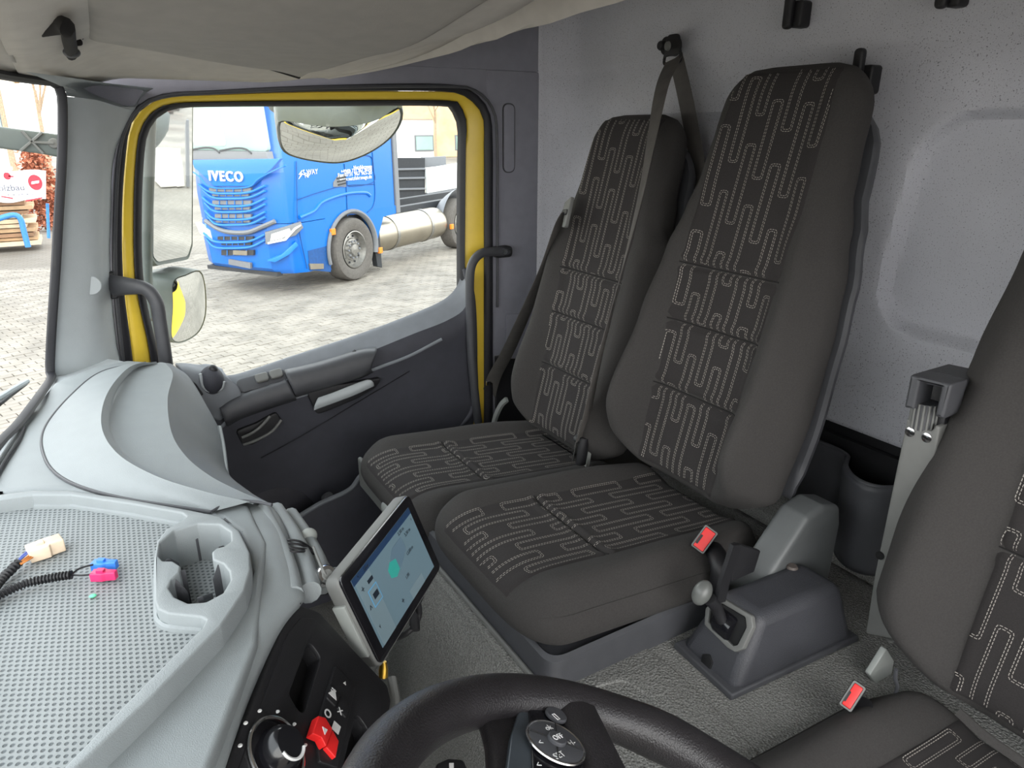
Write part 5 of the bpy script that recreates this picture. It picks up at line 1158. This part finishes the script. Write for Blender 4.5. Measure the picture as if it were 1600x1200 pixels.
for px_, py_ in ((520, 362), (594, 391), (706, 354)):
    v = side_pt(px_, py_, -0.03); box('side_marker', (v.x-0.06, -0.06, v.y-0.05), (v.x+0.04, -0.01, v.y+0.05), ORA, tk, 0.008, R=Matrix((AX, LT, Vector((0, 0, 1)))).transposed(), c=TW)
Rt = Matrix((AX, LT, Vector((0, 0, 1)))).transposed()
box('chassis_rail', (1.5, 0.45, 0.75), (6.0, 0.6, 1.0), TDARK, tk, 0.01, R=Rt, c=TW); box('chassis_rail', (1.5, 1.35, 0.75), (6.0, 1.5, 1.0), TDARK, tk, 0.01, R=Rt, c=TW)
tube('rear_fender', [T(3.95+0.62*cos(a), 0.25, 0.52+0.60*sin(a)) for a in lin(pi, 0, 12)], 0.03, TGREY, tk, n=8, ry=0.22)
tube('mirror_arm', [T(-1.38, 1.84, 2.05), T(-1.42, 1.92, 2.3), T(-1.40, 1.92, 2.9)], 0.03, TGREY, tk, n=8); 
v = front_pt(289, 222); box('side_marker', (-1.44, 1.83, 2.10), (-1.34, 1.90, 2.45), ORA, tk, 0.01, R=Rt, c=TW)
# ---------------- flatbed trailer behind the truck
ft = root('flatbed_trailer', tuple(P(650, 330, y=19)), 'flatbed trailer with dark front wall and white dropsides behind the blue truck', 'trailer')
def Y_(pts, y): return px_xz(pts, y)
fw = plate_y('front_wall', [Y_([(618, 247), (664, 247), (664, 304), (618, 312)], 18.0)], 18.0, 18.3, TDARK, ft)
for yy in (265, 279, 296): tube('wall_rail', [P(618, yy, y=17.97), P(664, yy-1, y=17.97)], 0.03, TGREY, fw, n=6, res=2)
plate_y('headboard', [Y_([(660, 246), (697, 244), (697, 258), (664, 262)], 18.1)], 18.1, 18.2, TGREY, ft, bev=0.01)
plate_y('dropside', [Y_([(666, 263), (760, 248), (760, 286), (668, 302)], 17.9)], 17.9, 18.0, mat('white_panel', (226, 232, 232), 0.5, var=0.01), ft, bev=0.01)
plate_y('side_rail', [Y_([(668, 302), (760, 287), (760, 297), (668, 310)], 17.9)], 17.9, 18.1, TGREY, ft)
plate_y('axle_frame', [Y_([(670, 310), (700, 306), (694, 325), (680, 326)], 17.9)], 18.0, 18.4, TDARK, ft)
plate_y('underframe', [Y_([(618, 318), (720, 312), (720, 322), (618, 330)], 18.2)], 18.2, 18.6, TDARK, ft)
box('landing_leg', (-0.08, -0.08, -0.9), (0.08, 0.08, 0.4), TGREY, ft, 0.01, R=Matrix.Identity(3), c=P(686, 330, y=18.6))
# ---------------- backdrop buildings and yard clutter
WB = mat('white_facade', (236, 234, 230), 0.8, var=0.01); BEI = mat('beige_facade', (214, 180, 140), 0.9, var=0.08, vscale=0.8); CREAM = mat('cream_facade', (232, 222, 204), 0.9, var=0.03)
def building(name, x0, x1, y, d, z1, m, lab, winrows=(), roofm=None):
    b = root(name, ((x0+x1)/2, y, G), lab, 'building')
    box('wall', (x0, y, G), (x1, y+d, z1), m, b)
    box('roof', (x0-0.2, y-0.2, z1), (x1+0.2, y+d+0.2, z1+0.25), roofm or BEI, b)
    for (wx, wz, ww, wh) in winrows:
        f = box('window', (wx, y-0.06, wz), (wx+ww, y-0.01, wz+wh), TGREY, b)
        box('pane', (wx+0.08, y-0.09, wz+0.08), (wx+ww-0.08, y-0.06, wz+wh-0.08), WG, f)
    return b
q0 = P(615, 180, y=40); q1 = P(700, 180, y=40)
building('warehouse', q0.x-1, q1.x-1.0, 40, 8, P(640, 186, y=40).z, WB, 'white warehouse beyond the flatbed trailer', [(q0.x+1.2, -1.3, 1.2, 0.9), (q0.x+3.8, -1.3, 1.2, 0.9)])
building('storehouse', P(600, 180, y=60).x, P(760, 180, y=60).x, 60, 8, P(640, 150, y=60).z, BEI, 'beige building rising behind the white warehouse', [(P(720, 180, y=60).x, 0.2, 1.5, 1.2)])
building('office_block', P(-330, 300, y=46).x, P(52, 300, y=46).x, 46, 8, P(30, 118, y=46).z, CREAM, 'cream building seen through the windshield behind bare trees', [(-16+3*k, zz_, 1.4, 1.5) for k in range(5) for zz_ in (-0.5, 2.2)])
BARK = mat('bare_branch', (168, 146, 122), 0.9, var=0.1)
def tree(x, y, h, lab, seed, spread=0.5, m=BARK, n=5, cat='tree', nm='bare_tree'):
    rd = random.Random(seed); t = root(nm, (x, y, G), lab, cat, None)
    vs, fs = [], []
    def seg(a, b, r0, r1):
        t_ = (b-a).normalized(); q = t_.cross(Vector((0.3, 1, 0.1))).normalized(); w_ = t_.cross(q); i = len(vs)
        for c, r in ((a, r0), (b, r1)):
            for j in range(5): vs.append(c+q*(r*cos(2*pi*j/5))+w_*(r*sin(2*pi*j/5)))
        for j in range(5): fs.append((i+j, i+(j+1) % 5, i+5+(j+1) % 5, i+5+j))
    def grow(p, d, L, r, k):
        q = p+d*L; seg(p, q, r, r*0.65)
        if k == 0: return
        for c in range(3 if k > 1 else 4):
            e = (d+Vector((rd.uniform(-1, 1), rd.uniform(-1, 1), rd.uniform(-0.3, 0.7)))*spread).normalized()
            grow(p.lerp(q, rd.uniform(0.55, 1.0)), e, L*rd.uniform(0.55, 0.85), r*0.6, k-1)
    grow(Vector((x, y, G+h*0.25)), Vector((0.03, 0, 1)), h*0.28, h*0.012, n)
    mesh('branches', vs, fs, m, t, smooth=True)
    vs, fs = [], []
    seg(Vector((x, y, G)), Vector((x, y, G+h*0.27)), h*0.018, h*0.012); mesh('trunk', vs, fs, m, t)
    return t
p_ = P(681, 236, y=34); tree(p_.x, 34, 6.2, 'bare thin tree in front of the white warehouse', 4, 0.55)
p_ = P(8, 200, y=30); tree(p_.x, 30, 7.5, 'bare tree at the far left edge of the windshield view', 9, 0.5)
p_ = P(64, 200, y=32); tree(p_.x, 32, 7.0, 'slim bare tree in the windshield view just left of the pillar', 12, 0.35)
RUS = mat('russet_leaves', (176, 108, 80), 0.9, var=0.15)
def bush(x, y, w, h, lab, seed, m):
    rd = random.Random(seed); b = root('shrub', (x, y, G), lab, 'shrub'); vs, fs = [], []
    for k in range(2600):
        u = rd.gauss(0, 0.32)*w; v_ = rd.gauss(0, 0.32)*w*0.6; z = G+abs(rd.betavariate(1.6, 1.5))*h
        c = Vector((x+u*(1-0.5*(z-G)/h), y+v_, z)); a = Vector((rd.uniform(-1, 1), rd.uniform(-1, 1), rd.uniform(-1, 1))).normalized()*0.035; q = a.cross(Vector((rd.uniform(-1, 1), rd.uniform(-1, 1), 1))).normalized()*0.03
        i = len(vs); vs += [c-a-q, c+a-q, c+a+q, c-a+q]; fs.append((i, i+1, i+2, i+3))
    mesh('foliage', vs, fs, m, b, smooth=False, kind='stuff')
    for k in range(6):
        tube('stem', [(x+rd.uniform(-0.1, 0.1), y, G), (x+rd.uniform(-0.4, 0.4)*w, y+rd.uniform(-0.2, 0.2), G+h*0.85)], 0.015, BARK, b, n=6, res=3)
p_ = P(62, 372, z=G); bush(p_.x*1.08+0.25, p_.y*1.08, 0.75, 2.0, 'russet leafed shrub beside the lumber stack, left of the pillar', 5, RUS)
p_ = P(712, 250, y=45); bush(p_.x+1.0, 36, 5.0, 5.5, 'tan winter hedge at the right end of the window view', 8, mat('tan_leaves', (206, 168, 120), 0.9, var=0.12))
# lumber stack with banner and blue frame
ls = root('lumber_stack', (-1.6, 18.6, G), 'stack of rough sawn boards in the yard, seen through the windshield', 'lumber')
WOOD = [mat('board_%s' % n_, c_, 0.9, var=0.08, vscale=4) for n_, c_ in (('pale', (214, 192, 160)), ('tan', (190, 158, 122)), ('brown', (150, 116, 88)))]
rd = random.Random(2); yb = 18.3
zb = G+0.1; k = 0
x1_ = P(46, 340, y=yb).x
while zb < P(20, 268, y=yb).z:
    h_ = rd.uniform(0.05, 0.085); xe = x1_+rd.uniform(-0.15, 0.12)
    box('board', (xe-3.4, yb+rd.uniform(-0.05, 0.05), zb), (xe, yb+1.0, zb+h_), WOOD[rd.choice((0, 0, 1, 2))], ls)
    zb += h_+rd.uniform(0.012, 0.03); k += 1
bf = root('steel_trestle', tuple(P(38, 382, y=17.9)), 'blue bent steel frame standing in front of the lumber stack', 'frame')
tube('frame_tube', [P(-30, 352, y=17.95), P(4, 340, y=17.95), P(22, 336, y=17.95), P(32, 342, y=17.95), P(37, 360, y=17.95), P(44, 386, y=17.95)], 0.055, mat('blue_steel', (60, 130, 200), 0.5), bf, n=10)
tube('frame_post', [P(74, 318, y=17.95), P(76, 372, y=17.95)], 0.03, mat('blue_steel', (60, 130, 200), 0.5), bf, n=8, res=2)
bnr = root('banner', tuple(P(30, 290, y=17.7)), 'white advertising banner with red marks hung over the lumber stack', 'banner')
def bn_f(u, v):
    a = P(-60, 256, y=17.7).lerp(P(72, 268, y=17.7), u); b = P(-60, 312, y=17.7).lerp(P(72, 312, y=17.7), u)
    q = a.lerp(b, v); return q+Vector((0, 0.04*sin(u*19), -0.03*sin(u*pi)*1.0+0.03*sin(u*9)))
bs = grid_fn('cloth', bn_f, lin(0, 1, 40), lin(0, 1, 12), mat('banner_cloth', (240, 240, 244), 0.8, var=0.0), parent=bnr)
RI = mat('banner_red', (214, 50, 66), 0.7, var=0.0); DI = mat('banner_dark', (70, 74, 90), 0.7, var=0.0)
def by(name, lp, m, y=17.62): plate_y(name, [px_xz(lp, y)], y, y+0.01, m, bs)
plate_y('round_mark', [[(P(55, 285, y=17.62).x+0.12*cos(a), P(55, 285, y=17.62).z+0.15*sin(a)) for a in lin(0, 2*pi*23/24, 24)]], 17.62, 17.63, RI, bs)
by('round_mark_bar', [(49, 284), (61, 282), (61, 286), (49, 288)], mat('banner_cloth', (240, 240, 244)), 17.60)
plate_y('key_mark', [[(P(11, 275, y=17.62).x+0.06*cos(a), P(11, 275, y=17.62).z+0.07*sin(a)) for a in lin(0, 2*pi*15/16, 16)]], 17.62, 17.63, RI, bs)
by('key_mark_stem', [(13, 274), (21, 275), (21, 277), (13, 276)], RI)
by('red_line', [(2, 306), (20, 309), (20, 311), (2, 308)], RI); by('red_line', [(40, 313), (66, 308), (66, 310), (40, 315)], RI)
text('banner_text', 'Holzbau', P(12, 294, y=17.6), (1, 0, 0), (0, 0, 1), 0.17, DI, bs, ext=0.002); text('banner_text', '- - -- - -', P(32, 303, y=17.6), (1, 0, 0), (0, 0, 1), 0.15, DI, bs, ext=0.002)
# ---------------- outer mirrors of our truck
MH = mat('mirror_housing', (96, 104, 102), 0.5, var=0.02)
MI = {}
def mirror(name, lab, pts, y, refl, depth, rad=0.02, hs=1.06, shift=(0, 0.0, 0), bulge=0.01):
    rt = root(name, tuple(P(pts[0][0], pts[0][1], y=y)), lab, 'mirror')
    cpx = sum(p[0] for p in pts)/len(pts); cpy = sum(p[1] for p in pts)/len(pts)
    c = P(cpx, cpy, y=y); d = c.normalized(); n_ = (Vector(refl).normalized()-d).normalized(); MI[lab] = (c, n_)
    u = n_.cross(Vector((0, 0, 1))).normalized(); v = u.cross(n_)
    if v.z < 0: v = -v; u = -u
    def cv(pts, off): return [Vector(((PL(a, b, c+n_*off, n_)-c).dot(u), (PL(a, b, c+n_*off, n_)-c).dot(v))) for a, b in pts]
    lp = rpoly(cv(pts, 0.0), rad, 6)
    s = 1 if u.cross(v).dot(n_) > 0 else -1
    big = [q*hs for q in lp]
    cen = sum(lp, Vector((0, 0)))/len(lp)
    def R_(k, off): return [c+u*(cen.x+(q.x-cen.x)*k)+v*(cen.y+(q.y-cen.y)*k)+n_*off+Vector(shift)*(-off/depth if off < 0 else 0) for q in lp]
    loft('mirror_glass', [R_(k_, 0.003+bulge*(1-k_*k_)) for k_ in (1.0, 0.9, 0.8, 0.65, 0.5, 0.3, 0.1, 0.01)], mirror_mat(), rt, caps=False, ang=80)
    loft('mirror_housing', [R_(1.0, 0.001), R_(1.045, 0.004), R_(1.06, -0.006), R_(1.05, -depth*0.5), R_(0.9, -depth*0.85), R_(0.6, -depth)], MH, rt, caps=False)
    return rt
mirror('outer_mirror', 'tall main outer mirror beyond the door glass at the left', [(240, 120), (288, 118), (299, 128), (298, 380), (292, 400), (245, 409), (238, 400)], 2.30, (0.97, 0.22, -0.13), 0.10, 0.02, bulge=0.0005, shift=(-0.06, 0.02, 0))
mirror('outer_mirror', 'small wide-angle outer mirror with yellow reflection, below the main mirror', [(v.x, v.y) for v in crs([(270, 441, 0), (290, 430, 0), (306, 424, 0), (314, 430, 0), (319, 455, 0), (319, 490, 0), (310, 515, 0), (292, 529, 0), (274, 533, 0), (267, 522, 0), (269, 480, 0)], 50, True)], 2.28, (0.85, 0.05, -0.5), 0.08, 0, bulge=0.012, shift=(-0.06, 0.02, 0))
km = mirror('kerb_mirror', 'crescent kerb-view mirror hanging above the side window', [(v.x, v.y) for v in crs([(439, 190, 0), (455, 189, 0), (480, 193, 0), (520, 197, 0), (565, 193, 0), (598, 181, 0), (617, 168, 0), (624, 170, 0), (625, 184, 0), (616, 204, 0), (596, 224, 0), (565, 242, 0), (530, 252, 0), (490, 249, 0), (455, 240, 0), (442, 228, 0), (438, 208, 0)], 60, True)], 2.20, (0.05, 0.25, -1.0), 0.06, 0, bulge=0.02, shift=(0, 0.05, 0.05))
ellipsoid('shell', P(520, 166, y=2.32), (0.20, 0.07, 0.055), MH, km)
tube('shell_arm', [P(560, 172, y=2.28), P(560, 140, y=2.2), P(560, 110, y=2.05)], 0.03, MH, km)
tube('mirror_bar', [P(236, 120, y=2.1), P(232, 250, y=2.15), P(228, 420, y=2.15), P(236, 500, y=2.1)], 0.016, MH, root('mirror_mount', tuple(P(232, 250, y=2.15)), 'dark upright arm that carries the outer mirrors', 'arm'))
# bracket bar crossing the windshield view, with moulded cross ribs
br_ = root('mirror_bracket', tuple(P(40, 220, y=2.05)), 'dark ribbed plastic bar crossing outside the windshield at the left edge', 'bracket')
plate_y('bar', [px_xz([(-220, 176), (0, 198), (99, 211), (99, 247), (60, 240), (0, 232), (-220, 214)], 2.05)], 2.05, 2.10, MH, br_, bev=0.006)
for a, b in (((34, 205), (68, 240)), ((66, 207), (32, 236)), ((52, 222), (84, 224))):
    tube('bar_rib', [P(*a, y=2.045), P(*b, y=2.045)], 0.0035, MIDP, br_, n=6, res=2)
lathe('bar_screw', [(0.0001, 0.004), (0.010, 0.003), (0.012, 0)], P(84, 224, y=2.048), (0, -1, 0), MIDP, br_, n=16)
wi = root('wiper', tuple(P(20, 606, y=1.62)), 'pale wiper arm lying outside the windshield at the left edge', 'wiper')
tube('wiper_arm', [P(42, 596, y=1.80), P(18, 610, y=1.70), P(-30, 640, y=1.55)], 0.006, TRIM, wi, n=8)
tube('wiper_blade', [P(40, 600, y=1.80), P(14, 620, y=1.70), P(-30, 655, y=1.55)], 0.004, RUBBER, wi, n=8)
# things of the yard behind us that only the tall outer mirror shows
mc, mn = MI['tall main outer mirror beyond the door glass at the left']
def MR(px, py, x=None, z=None):
    q = PL(px, py, mc, mn); d = q.normalized(); r = d-mn*(2*d.dot(mn))
    t = (x-q.x)/r.x if x is not None else (z-q.z)/r.z
    return q+r*t
CL = [((242, 212), (252, 192), (214, 120, 60)), ((248, 214), (258, 200), (90, 120, 160)), ((256, 216), (265, 203), (200, 90, 60)), ((262, 218), (273, 186), (236, 150, 60)), ((272, 218), (283, 192), (120, 136, 150)), ((282, 222), (292, 206), (60, 70, 80)), ((241, 226), (249, 213), (110, 90, 84))]
names = ['orange', 'slate blue', 'red', 'tall amber', 'grey', 'dark', 'brown']
for i_, ((a, b, c), nm) in enumerate(zip(CL, names)):
    X0 = 34+4.2*i_; p0 = MR(*a, x=X0); p1 = MR(*b, x=X0); ya, yb_ = sorted((p0.y, p1.y)); ztop = max(p1.z, G+1.5)
    r_ = root('parked_van', (X0, (ya+yb_)/2, G), '%s vehicle far off in the yard, seen in the tall outer mirror' % nm, 'vehicle')
    m_ = mat('far_%s' % nm.replace(' ', '_'), c, 0.6, var=0.02); zb = G+0.35
    hexa('body', [Vector((X0, ya, zb)), Vector((X0+3, ya, zb)), Vector((X0+3, yb_, zb)), Vector((X0, yb_, zb))], [Vector((X0+0.15, ya+0.05, ztop)), Vector((X0+2.9, ya+0.05, ztop)), Vector((X0+2.9, yb_-0.05, ztop)), Vector((X0+0.15, yb_-0.05, ztop))], m_, r_, 0.04)
    box('windshield', (X0-0.02, ya+0.1, ztop-0.7), (X0+0.12, yb_-0.1, ztop-0.2), WG, r_)
    for yy in (ya+0.12, yb_-0.12): lathe('wheel', [(0.0001, -0.1), (0.35, -0.1), (0.35, 0.1), (0.0001, 0.1)], (X0+0.5, yy, G+0.35), (0, 1, 0), TIRE, r_, n=16)
c0 = MR(270, 292, z=G)
cb = root('concrete_block', tuple(c0), 'concrete block with an upright post on the yard, seen in the tall outer mirror', 'block')
hexa('block', [c0+Vector(v) for v in ((0, -0.5, 0), (1, -0.5, 0), (1, 0.5, 0), (0, 0.5, 0))], [c0+Vector(v) for v in ((0.2, -0.45, 0.5), (0.9, -0.45, 0.8), (0.9, 0.45, 0.8), (0.2, 0.45, 0.5))], mat('concrete', (206, 200, 188), 0.9, var=0.04), cb, 0.02)
box('post', (-0.1, 0.55, 0), (0.05, 0.7, 1.5), TGREY, cb, 0.01, R=Matrix.Identity(3), c=c0)
